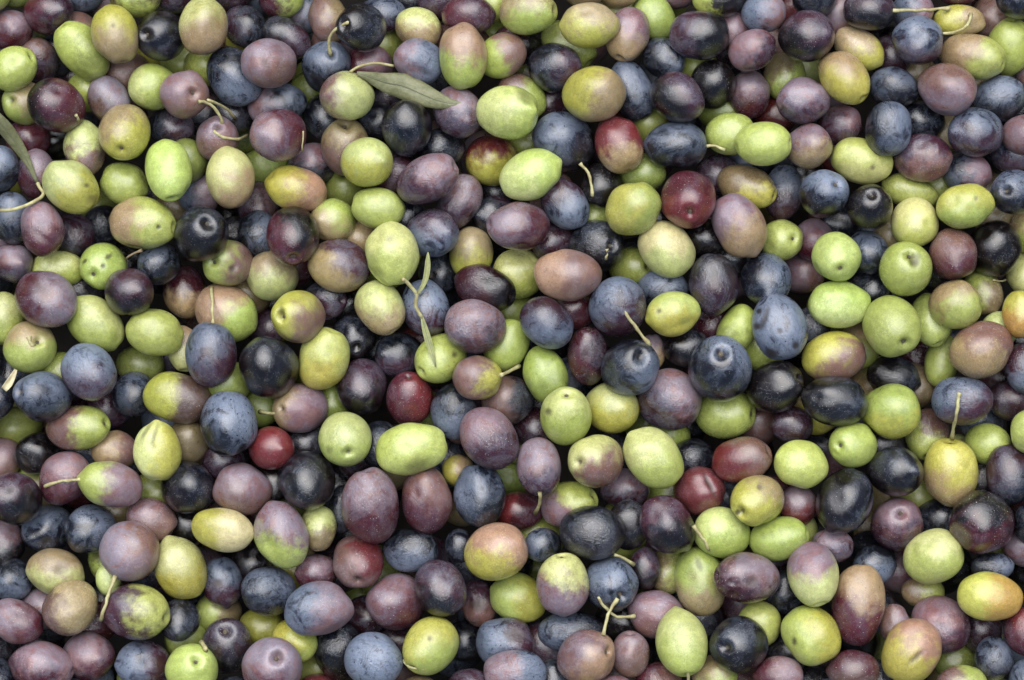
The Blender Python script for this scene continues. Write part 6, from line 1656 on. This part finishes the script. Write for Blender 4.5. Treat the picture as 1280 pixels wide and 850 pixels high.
def stem_scar(parent, g, rng):
    """a small corky disc with a raised broken rim, seated in the stem hollow"""
    ax = g['axis']; ux = ax.cross(Vector((.2, .9, .3))).normalized(); uy = ax.cross(ux)
    R = g['b'] * g['wid'] * rng.uniform(.30, .44); vs_, fs = [], []
    base = g['stem'] + ax * (R * .10)
    seg = 12
    prof = [(0, .02), (.45, -.04), (.75, .22), (1.0, .10), (1.12, -.35)]
    vs_.append(base + ax * (prof[0][1] * R))
    for r_, h in prof[1:]:
        for j in range(seg):
            a = 2 * math.pi * j / seg; w = 1 + rng.uniform(-.14, .14)
            vs_.append(base + (ux * math.cos(a) + uy * math.sin(a)) * (r_ * w * R) + ax * ((h + rng.uniform(-.07, .07)) * R))
    fs += [(0, 1 + j, 1 + (j + 1) % seg) for j in range(seg)]
    for i in range(len(prof) - 2):
        a = 1 + i * seg
        fs += [(a + j, a + seg + j, a + seg + (j + 1) % seg, a + (j + 1) % seg) for j in range(seg)]
    return mesh_obj('stem_scar', [tuple(v) for v in vs_], fs, M_SCAR, parent)

olives = []
for i, ln in enumerate(OLIVES.strip().split('\n')):
    t, label = ln.split('|'); rec, _ = parse(t)
    marked = any(math.hypot(m_[0] - rec[0], m_[1] - rec[1]) < .95 * rec[4] for m_ in MARKS)
    g = olive_geometry(rec, 1000 + i, *((76, 54) if marked else (44, 32)))
    o = mesh_obj('olive', [tuple(v) for v in g['V']], g['F'], M_OLIVE, loc=g['ctr'])
    put_attrs(o.data, [g])
    o['label'] = label; o['category'] = 'olive'; o['group'] = 'olives heaped in the pile'
    if rec[10] is not None: stem_scar(o, g, random.Random(i))
    olives.append(o)

gs, VV, FF = [], [], []
for i, ln in enumerate(REST.strip().split('\n')):
    rec, ex = parse(ln)
    g = olive_geometry(rec, 5000 + i, *((32, 22) if ex[0] == '1' else (16, 11)))
    off = len(VV); VV += [tuple(v) for v in g['V'] + np.array(g['ctr'])]; FF += [tuple(off + q for q in f) for f in g['F']]; gs.append(g)
rest = mesh_obj('olive_heap', VV, FF, M_OLIVE); put_attrs(rest.data, gs)
rest['kind'] = 'stuff'; rest['label'] = 'mass of mixed olives wedged below and around the topmost ones'; rest['category'] = 'olives'

# ------------------------------------------------------------------ stalks and leaves
def tube(pts, radii, seg=8):
    vs_, fs = [], []; n = len(pts); prev = None
    for i, p in enumerate(pts):
        d = (pts[min(i + 1, n - 1)] - pts[max(i - 1, 0)]).normalized()
        u = d.cross(Vector((0, 0, 1)) if abs(d.z) < .9 else Vector((0, 1, 0))).normalized() if prev is None else (prev - d * prev.dot(d)).normalized()
        prev = u; v = d.cross(u)
        for j in range(seg):
            a = 2 * math.pi * j / seg; vs_.append(p + (u * math.cos(a) + v * math.sin(a)) * radii[i])
    for i in range(n - 1):
        fs += [(i * seg + j, i * seg + (j + 1) % seg, (i + 1) * seg + (j + 1) % seg, (i + 1) * seg + j) for j in range(seg)]
    fs += [tuple(reversed(range(seg))), tuple((n - 1) * seg + j for j in range(seg))]
    return vs_, fs

STALKS = [(236, 2.2, None, [(278.0, 154.0, -9.3), (277.6, 152.1, -6.0), (276.5, 149.0, -2.6), (274.2, 144.2, 0.7), (271.0, 139.0, 4.1), (266.7, 134.1, 7.6), (262.0, 130.0, 11.0), (257.8, 127.9, 14.5), (254.0, 127.0, 18.0), (250.8, 126.8, 20.6), (248.5, 127.0, 22.9)]),
(-1, 2.1, 'short pale loose stalk lying across dark olives just above the paired-stalk mauve-brown olive', [(259.5, 125.0, 10.6), (265.5, 127.0, 0.9), (273.0, 130.0, -8.8), (279.3, 133.7, -18.5), (285.0, 138.0, -28.2), (290.2, 143.5, -37.8), (294.0, 148.0, -47.5)]),
(-1, 2.2, 'curved pale loose stalk lying at lower left of the pinkish mauve olive, upper left', [(267.0, 164.0, -0.6), (270.2, 166.1, -0.2), (274.9, 169.1, 0.3), (280.0, 171.5, -0.2), (285.3, 173.0, -1.8), (290.9, 174.0, -5.3), (296.5, 174.0, -10.3), (302.3, 172.4, -43.7), (308.0, 169.9, -77.1), (312.0, 168.0, -110.5)]),
(193, 2.2, None, [(413.0, 69.0, -12.1), (412.3, 64.7, -7.9), (411.3, 58.6, -3.8), (411.0, 53.0, 0.4), (412.2, 46.6, 4.6), (415.0, 41.0, 8.8), (419.8, 36.0, 13.0), (425.7, 31.8, 17.2), (432.5, 28.8, 21.5), (438.0, 27.0, 24.7)]),
(221, 2.3, None, [(1116.0, 13.0, 4.2), (1120.3, 13.0, 1.6), (1126.4, 13.1, -0.9), (1133.4, 13.1, -3.4), (1140.0, 13.0, -5.8), (1145.0, 12.9, -8.2), (1150.1, 12.7, -10.6), (1155.2, 12.5, -12.9), (1160.2, 12.3, -15.1), (1165.0, 12.0, -17.3), (1171.2, 11.5, -19.5), (1177.6, 10.9, -21.5), (1183.1, 10.4, -23.6), (1187.0, 10.0, -25.7)]),
(-1, 2.2, 'hooked pale stalk curling over the tan and yellow olive near top right', [(1179.0, 41.6, 6.0), (1183.7, 42.0, 2.6), (1190.0, 41.6, -0.9), (1196.9, 39.4, -4.3), (1203.5, 36.0, -7.8), (1208.5, 31.1, -11.2), (1212.0, 26.0, -14.5), (1213.3, 21.4, -17.9), (1213.5, 18.0, -21.2)]),
(85, 1.0, None, [(379.0, 164.0, 10.9), (378.8, 169.2, 12.4), (378.5, 176.0, 13.2), (378.2, 183.2, 10.0), (378.0, 189.0, 5.8)]),
(40, 2.2, None, [(725.0, 204.0, -16.1), (727.8, 207.1, -16.7), (731.7, 211.6, -17.4), (735.0, 216.6, -18.0), (737.2, 222.1, -18.6), (738.9, 228.1, -19.3), (740.0, 233.5, -19.9), (740.6, 240.3, -20.6), (740.5, 245.0, -22.2)]),
(72, 2.0, None, [(883.0, 182.7, -7.2), (887.8, 182.4, -8.2), (894.0, 182.7, -9.2), (900.7, 185.0, -10.2), (906.0, 187.4, -11.2)]),
(34, 2.2, None, [(266.0, 404.0, 11.2), (265.9, 400.1, 5.4), (265.8, 394.4, -0.4), (265.7, 388.1, -6.1), (265.5, 382.0, -11.9), (265.3, 375.8, -17.6), (265.0, 369.1, -23.4), (264.7, 363.2, -29.1), (264.5, 359.0, -34.9)]),
(131, 2.4, None, [(360.0, 515.3, -12.9), (355.0, 515.7, -12.0), (347.8, 516.2, -17.3), (341.0, 516.4, -23.0), (334.9, 515.9, -28.7), (329.0, 515.1, -34.4), (325.0, 514.5, -40.1)]),
(173, 2.6, None, [(626.0, 469.0, 6.5), (629.7, 467.4, -1.2), (635.0, 465.0, -8.8), (639.7, 462.8, -16.5), (645.0, 459.8, -24.2), (648.5, 457.5, -31.8)]),
(27, 2.4, None, [(812.0, 432.0, 6.3), (808.7, 427.7, 8.9), (804.0, 421.5, 11.5), (800.4, 416.5, 14.1), (796.5, 410.9, 16.7), (793.0, 406.0, 19.4), (789.4, 401.4, 22.0), (786.0, 397.0, 24.6), (783.1, 392.7, 26.5), (780.1, 387.9, 27.8), (777.0, 383.0, 28.2), (773.7, 377.8, 28.1), (770.3, 372.6, 27.2), (768.0, 369.0, 26.3)]),
(111, 3.0, None, [(42.0, 433.0, 8.9), (40.1, 430.9, 13.3), (38.0, 428.0, 13.1), (36.8, 424.2, 12.6), (36.0, 421.0, 12.1)]),
(12, 2.6, None, [(1190.3, 548.0, -17.3), (1190.9, 542.8, -9.4), (1192.0, 535.0, -1.5), (1192.9, 530.6, 6.5), (1193.9, 525.7, 14.4), (1195.0, 520.4, 20.0), (1196.0, 515.0, 23.0), (1196.9, 508.7, 25.0), (1197.8, 501.8, 25.7), (1198.5, 495.4, 25.4), (1199.0, 491.0, 25.0)]),
(75, 2.4, None, [(101.0, 599.0, 10.6), (96.7, 599.4, 8.6), (90.7, 599.9, 6.6), (85.0, 600.5, 4.7), (78.5, 601.2, 2.7), (72.0, 602.5, 0.7), (66.3, 604.3, -1.3), (60.3, 606.4, -4.3), (56.0, 608.0, -7.3)]),
(122, 2.6, None, [(674.5, 615.0, 13.2), (675.0, 621.0, 4.9), (674.7, 628.6, -7.6), (671.9, 636.2, -20.0), (669.0, 642.0, -32.5)]),
(58, 2.4, None, [(886.0, 687.0, -5.7), (884.9, 684.1, -0.5), (883.0, 680.0, 0.9), (880.4, 675.9, 2.2), (877.0, 671.0, 3.5), (873.6, 666.2, 4.8), (869.7, 660.8, 6.1), (867.0, 657.0, 7.4)]),
(21, 2.5, None, [(144.5, 719.0, 10.4), (142.5, 724.2, 12.3), (140.0, 731.0, 14.2), (138.1, 736.3, 16.1), (135.5, 744.0, 18.0), (134.1, 748.5, 18.9), (132.4, 754.1, 19.6), (130.5, 760.3, 18.2), (128.6, 766.3, 16.6), (127.1, 771.4, 11.0), (126.0, 775.0, 4.4)]),
(-1, 2.2, 'pale stalk crossing under another stalk beside a blue olive at bottom, right of centre', [(747.7, 746.0, 8.1), (749.4, 749.6, 6.3), (752.0, 754.0, 4.6), (754.7, 757.4, 2.9), (758.5, 761.0, 0.3), (761.9, 764.5, -2.3), (765.9, 768.4, -4.9), (771.0, 771.0, -7.4), (776.3, 771.5, -10.0), (782.8, 771.1, -12.5), (788.8, 770.4, -15.0), (793.0, 770.0, -17.4)]),
(56, 2.5, None, [(754.0, 794.0, 14.2), (755.1, 788.1, 13.6), (757.0, 780.0, 13.0), (758.6, 774.5, 12.4), (760.4, 768.6, 11.9), (762.7, 763.0, 11.4), (765.9, 757.3, 10.9), (769.5, 751.8, 10.5), (772.0, 748.0, 10.1)]),
(-1, 2.3, 'short pale stalk wedged between dark olives just below the large slate-black olive, lower centre', [(768.0, 693.5, 2.0), (773.6, 695.6, -3.4), (780.7, 698.6, -8.7), (787.1, 702.4, -14.1), (792.0, 705.5, -20.4)]),
(49, 2.2, None, [(505.0, 826.0, 6.3), (506.5, 828.2, 9.5), (509.0, 831.0, 11.7), (512.4, 833.3, 13.9), (517.0, 835.0, 16.1), (524.0, 835.5, 18.3), (530.0, 835.5, 19.7)]),
(22, 2.4, None, [(859.0, 839.0, 16.0), (859.5, 841.9, 15.6), (860.0, 846.0, 11.2), (860.1, 851.4, 6.8), (860.0, 856.0, 2.4)]),
(189, 3.0, None, [(257.0, 813.0, 15.0), (256.8, 810.8, 16.8), (256.0, 808.0, 12.8), (253.9, 805.2, 7.3), (252.0, 803.0, 0.8)]),
(-1, 1.3, 'thin pale stalk between green olives at the far right, a little above the middle', [(1241.0, 350.0, -45.9), (1243.9, 350.8, -47.7), (1248.0, 351.5, -51.0), (1252.9, 350.8, -64.8), (1257.0, 350.0, -78.5)]),
(-1, 1.6, 'dry brown stalk between the blue and the holed green olive, left', [(158.0, 323.0, -27.7), (161.3, 320.2, -22.4), (166.0, 317.0, -17.1), (172.0, 314.6, -11.8), (177.0, 313.0, -6.5)]),
(161, 2.2, None, [(757.0, 323.0, -10.8), (758.1, 320.4, -6.9), (759.0, 317.0, -6.3), (758.6, 313.6, -5.7), (758.0, 311.0, -5.1)]),
(208, 1.8, None, [(98.0, 150.0, 11.2), (97.6, 148.7, 14.3), (97.0, 147.0, 16.4), (95.9, 145.3, 18.1), (95.0, 144.0, 19.6)])]
for k, (own, r, lab, P) in enumerate(STALKS):
    rng = random.Random(300 + k)
    pts = [place(*p)[0] for p in P]; n = len(pts); rad = []
    for i in range(n):
        t = i / (n - 1); w = 1.0 + .10 * math.sin(i * 1.9 + k) + rng.uniform(-.10, .14)
        if t > .80: w *= 1.0 + 2.4 * (t - .80)       # broken end is a little swollen
        if own >= 0 and t < .12: w *= 1.4
        rad.append(r * PX * w * .84)
    for i in range(1, n - 1): pts[i] = pts[i] + Vector((rng.uniform(-1, 1), rng.uniform(-1, 1), 0)) * PX * .6
    mat = M_DRY if (lab and 'dry' in lab) else M_STALK
    if own >= 0:
        base = olives[own].location
        v, f = tube([p - base for p in pts], rad); mesh_obj('stalk', [tuple(q) for q in v], f, mat, olives[own])
    else:
        base = pts[0].copy()
        v, f = tube([p - base for p in pts], rad); o = mesh_obj('stalk', [tuple(q) for q in v], f, mat, loc=base)
        o['label'] = lab; o['category'] = 'stalk'; o['group'] = 'loose stalks on the pile'

def blade(L, cup, thick):
    """a leaf: rows across the centre line, cupped, with a groove at the midrib and a real thickness"""
    C = [place(x, y, z)[0] for x, y, z, w in L]; n = len(C); N = 9; top, bot = [], []
    for i in range(n):
        d = (C[min(i + 1, n - 1)] - C[max(i - 1, 0)]).normalized(); s = Vector((0, 0, 1)).cross(d).normalized(); up = d.cross(s).normalized()
        w = L[i][3] * PX * (.74 if len(L) < 16 and L[1][3] < 6 else 1.0)
        for j in range(N):
            u = j / (N - 1) * 2 - 1
            p = C[i] + s * (u * w) + up * (cup * w * u * u + .10 * w * math.sin(i * .8 + 2 * u) * abs(u) - .10 * w * math.exp(-(u / .16) ** 2))
            top.append(p + up * thick); bot.append(p - up * thick)
    V = top + bot; m = len(top); F = []
    for i in range(n - 1):
        for j in range(N - 1):
            a = i * N + j; q = (a, a + 1, a + N + 1, a + N); F.append(q); F.append(tuple(m + t for t in reversed(q)))
        for j in (0, N - 1):
            a = i * N + j; q = (a, a + N, m + a + N, m + a); F.append(q if j == 0 else tuple(reversed(q)))
    for i in (0, n - 1):
        for j in range(N - 1):
            a = i * N + j; q = (a, a + 1, m + a + 1, m + a); F.append(tuple(reversed(q)) if i == 0 else q)
    return V, F, C

LEAVES = [('long curled grey-green leaf resting on dark olives at top, left of centre', [(446.0, 91.0, 14.4, 2.0), (452.8, 93.1, 12.7, 4.1), (462.0, 96.0, 8.9, 6.2), (468.3, 98.3, 5.2, 8.3), (475.1, 100.8, 2.0, 10.2), (482.0, 103.0, -1.1, 12.1), (488.9, 104.4, -3.3, 13.8), (496.0, 105.4, -5.3, 14.9), (503.0, 107.0, -6.1, 15.9), (510.1, 109.7, -6.8, 16.2), (517.1, 112.9, -6.2, 15.5), (524.0, 116.0, -5.5, 14.8), (530.5, 118.9, -3.7, 13.8), (536.7, 121.6, -1.8, 12.6), (543.0, 124.0, 0.8, 11.3), (549.3, 126.0, 3.5, 9.7), (555.7, 127.7, 6.5, 8.0), (562.0, 129.0, 8.6, 6.2), (569.0, 129.7, 9.5, 4.4), (576.1, 129.9, 9.5, 2.5), (581.0, 130.0, 8.9, 0.6)], [(438.0, 90.0, 11.6), (441.2, 87.5, 8.0), (446.0, 84.5, 4.4), (451.6, 82.2, 0.9), (458.0, 80.5, -2.5), (464.5, 79.3, -5.7), (472.0, 79.0, -8.8), (477.0, 79.6, -11.7), (482.9, 80.7, -14.6), (488.3, 81.8, -17.3), (492.0, 82.5, -20.0)], 1.8, []),
('narrow dull green leaf with long curved petiole at the left edge, above centre', [(46.5, 229.0, -9.2, 1.2), (43.8, 222.6, -7.4, 2.2), (40.0, 214.0, -5.4, 3.2), (37.3, 208.2, -3.4, 4.1), (34.2, 202.0, -1.1, 5.0), (31.0, 196.0, 1.3, 5.9), (27.5, 190.2, 4.2, 6.7), (23.8, 184.6, 7.1, 7.4), (20.0, 179.0, 10.6, 8.1), (16.1, 173.6, 14.2, 8.7), (12.2, 168.3, 18.2, 9.0), (8.0, 163.0, 22.4, 9.4), (3.6, 157.6, 26.8, 9.1), (-1.1, 152.3, 31.4, 8.6), (-6.0, 147.0, 36.0, 8.1), (-11.8, 141.4, 36.2, 6.8), (-17.8, 135.9, 36.2, 5.4), (-22.0, 132.0, 35.8, 4.0)], [(47.0, 229.0, -10.2), (48.2, 231.6, -8.6), (50.0, 235.0, -7.0), (52.6, 238.1, -5.4), (54.5, 241.0, -3.6), (53.9, 243.6, -1.8), (52.0, 246.0, 0.2), (49.7, 247.9, 2.4), (46.0, 250.0, 4.7), (42.1, 252.2, 7.2), (37.3, 254.7, 9.9), (32.0, 257.0, 12.8), (26.1, 259.1, 15.8), (19.9, 261.1, 19.0), (14.0, 262.5, 22.3), (6.4, 263.2, 25.7), (0.0, 263.0, 29.2), (-4.9, 262.5, 32.7), (-8.0, 262.0, 35.2)], 2.3, []),
('small forked sprig with two slender leaflets over the bright green olive, centre left', [(527.5, 396.0, -2.3, 2.2), (528.9, 401.9, -1.6, 3.5), (531.0, 410.0, -1.0, 4.9), (532.6, 415.8, -0.4, 5.5), (534.3, 422.0, 0.2, 5.8), (536.0, 428.0, 0.9, 5.7), (538.6, 436.2, 1.5, 5.0), (541.0, 444.0, 2.1, 4.1), (543.3, 452.5, 2.5, 2.4), (545.0, 459.0, 1.8, 0.7)], [(503.0, 349.0, 23.0), (505.1, 350.0, 20.6), (508.0, 352.0, 18.0), (511.4, 355.7, 15.3), (515.0, 360.0, 12.8), (518.5, 364.0, 10.3), (521.0, 368.6, 7.9), (520.1, 374.9, 5.5), (519.5, 382.0, 3.2), (521.8, 387.4, 0.9), (525.1, 393.1, -1.2), (527.5, 397.0, -3.4)], 2.4, [(521.0, 368.6, -2.8, 1.8), (523.7, 365.0, -2.6, 2.6), (527.0, 360.0, -2.4, 3.3), (529.7, 354.9, -2.2, 4.0), (532.0, 349.0, -2.0, 4.7), (533.5, 342.0, -1.7, 5.0), (534.5, 334.0, -1.5, 4.9), (534.8, 327.3, -1.2, 4.4), (534.9, 320.1, -1.0, 2.6), (535.0, 315.0, -0.7, 0.8)]),
('dry pale bract curled between the holed navy and tan-topped green olives, left edge', [(20.0, 462.0, -3.3, 2.5), (18.3, 465.9, -2.4, 3.8), (16.0, 471.0, -1.5, 5.0), (13.6, 475.6, -0.6, 5.8), (11.0, 480.0, 0.3, 6.5), (7.7, 484.1, 1.2, 6.0), (5.0, 487.0, 2.1, 5.5)], [], 0, [])]
for k, (lab, L, PT, pr, EX) in enumerate(LEAVES):
    bract = 'bract' in lab; sprig = 'sprig' in lab
    V, F, C = blade(L, .55 if bract else (.5 if sprig else -.34), .00022)
    base = C[0].copy()
    root = bpy.data.objects.new('bract' if bract else ('leaf_sprig' if sprig else 'olive_leaf'), None); col.objects.link(root); root.location = base
    root.empty_display_size = .005
    root['label'] = lab; root['category'] = 'bract' if bract else ('sprig' if sprig else 'leaf')
    mesh_obj('leaf_blade', [tuple(v - base) for v in V], F, M_BRACT if bract else (M_LEAFLET if sprig else M_LEAF), root)
    if not bract:
        rp = [c + Vector((0, 0, .00012)) - base for c in C]
        v, f = tube(rp, [PX * .7 * (1.0 - .7 * i / len(rp)) for i in range(len(rp))], 6); mesh_obj('midrib', [tuple(q) for q in v], f, M_RIB, root)
    if EX:
        V, F, C2 = blade(EX, .5, .00022); mesh_obj('leaf_blade', [tuple(v - base) for v in V], F, M_LEAFLET, root)
    if PT:
        pp = [place(*p)[0] - base for p in PT]
        v, f = tube(pp, [pr * PX * (1.15 if i in (0, len(pp) - 1) else 1.0) for i in range(len(pp))]); mesh_obj('petiole', [tuple(q) for q in v], f, M_STALK, root)
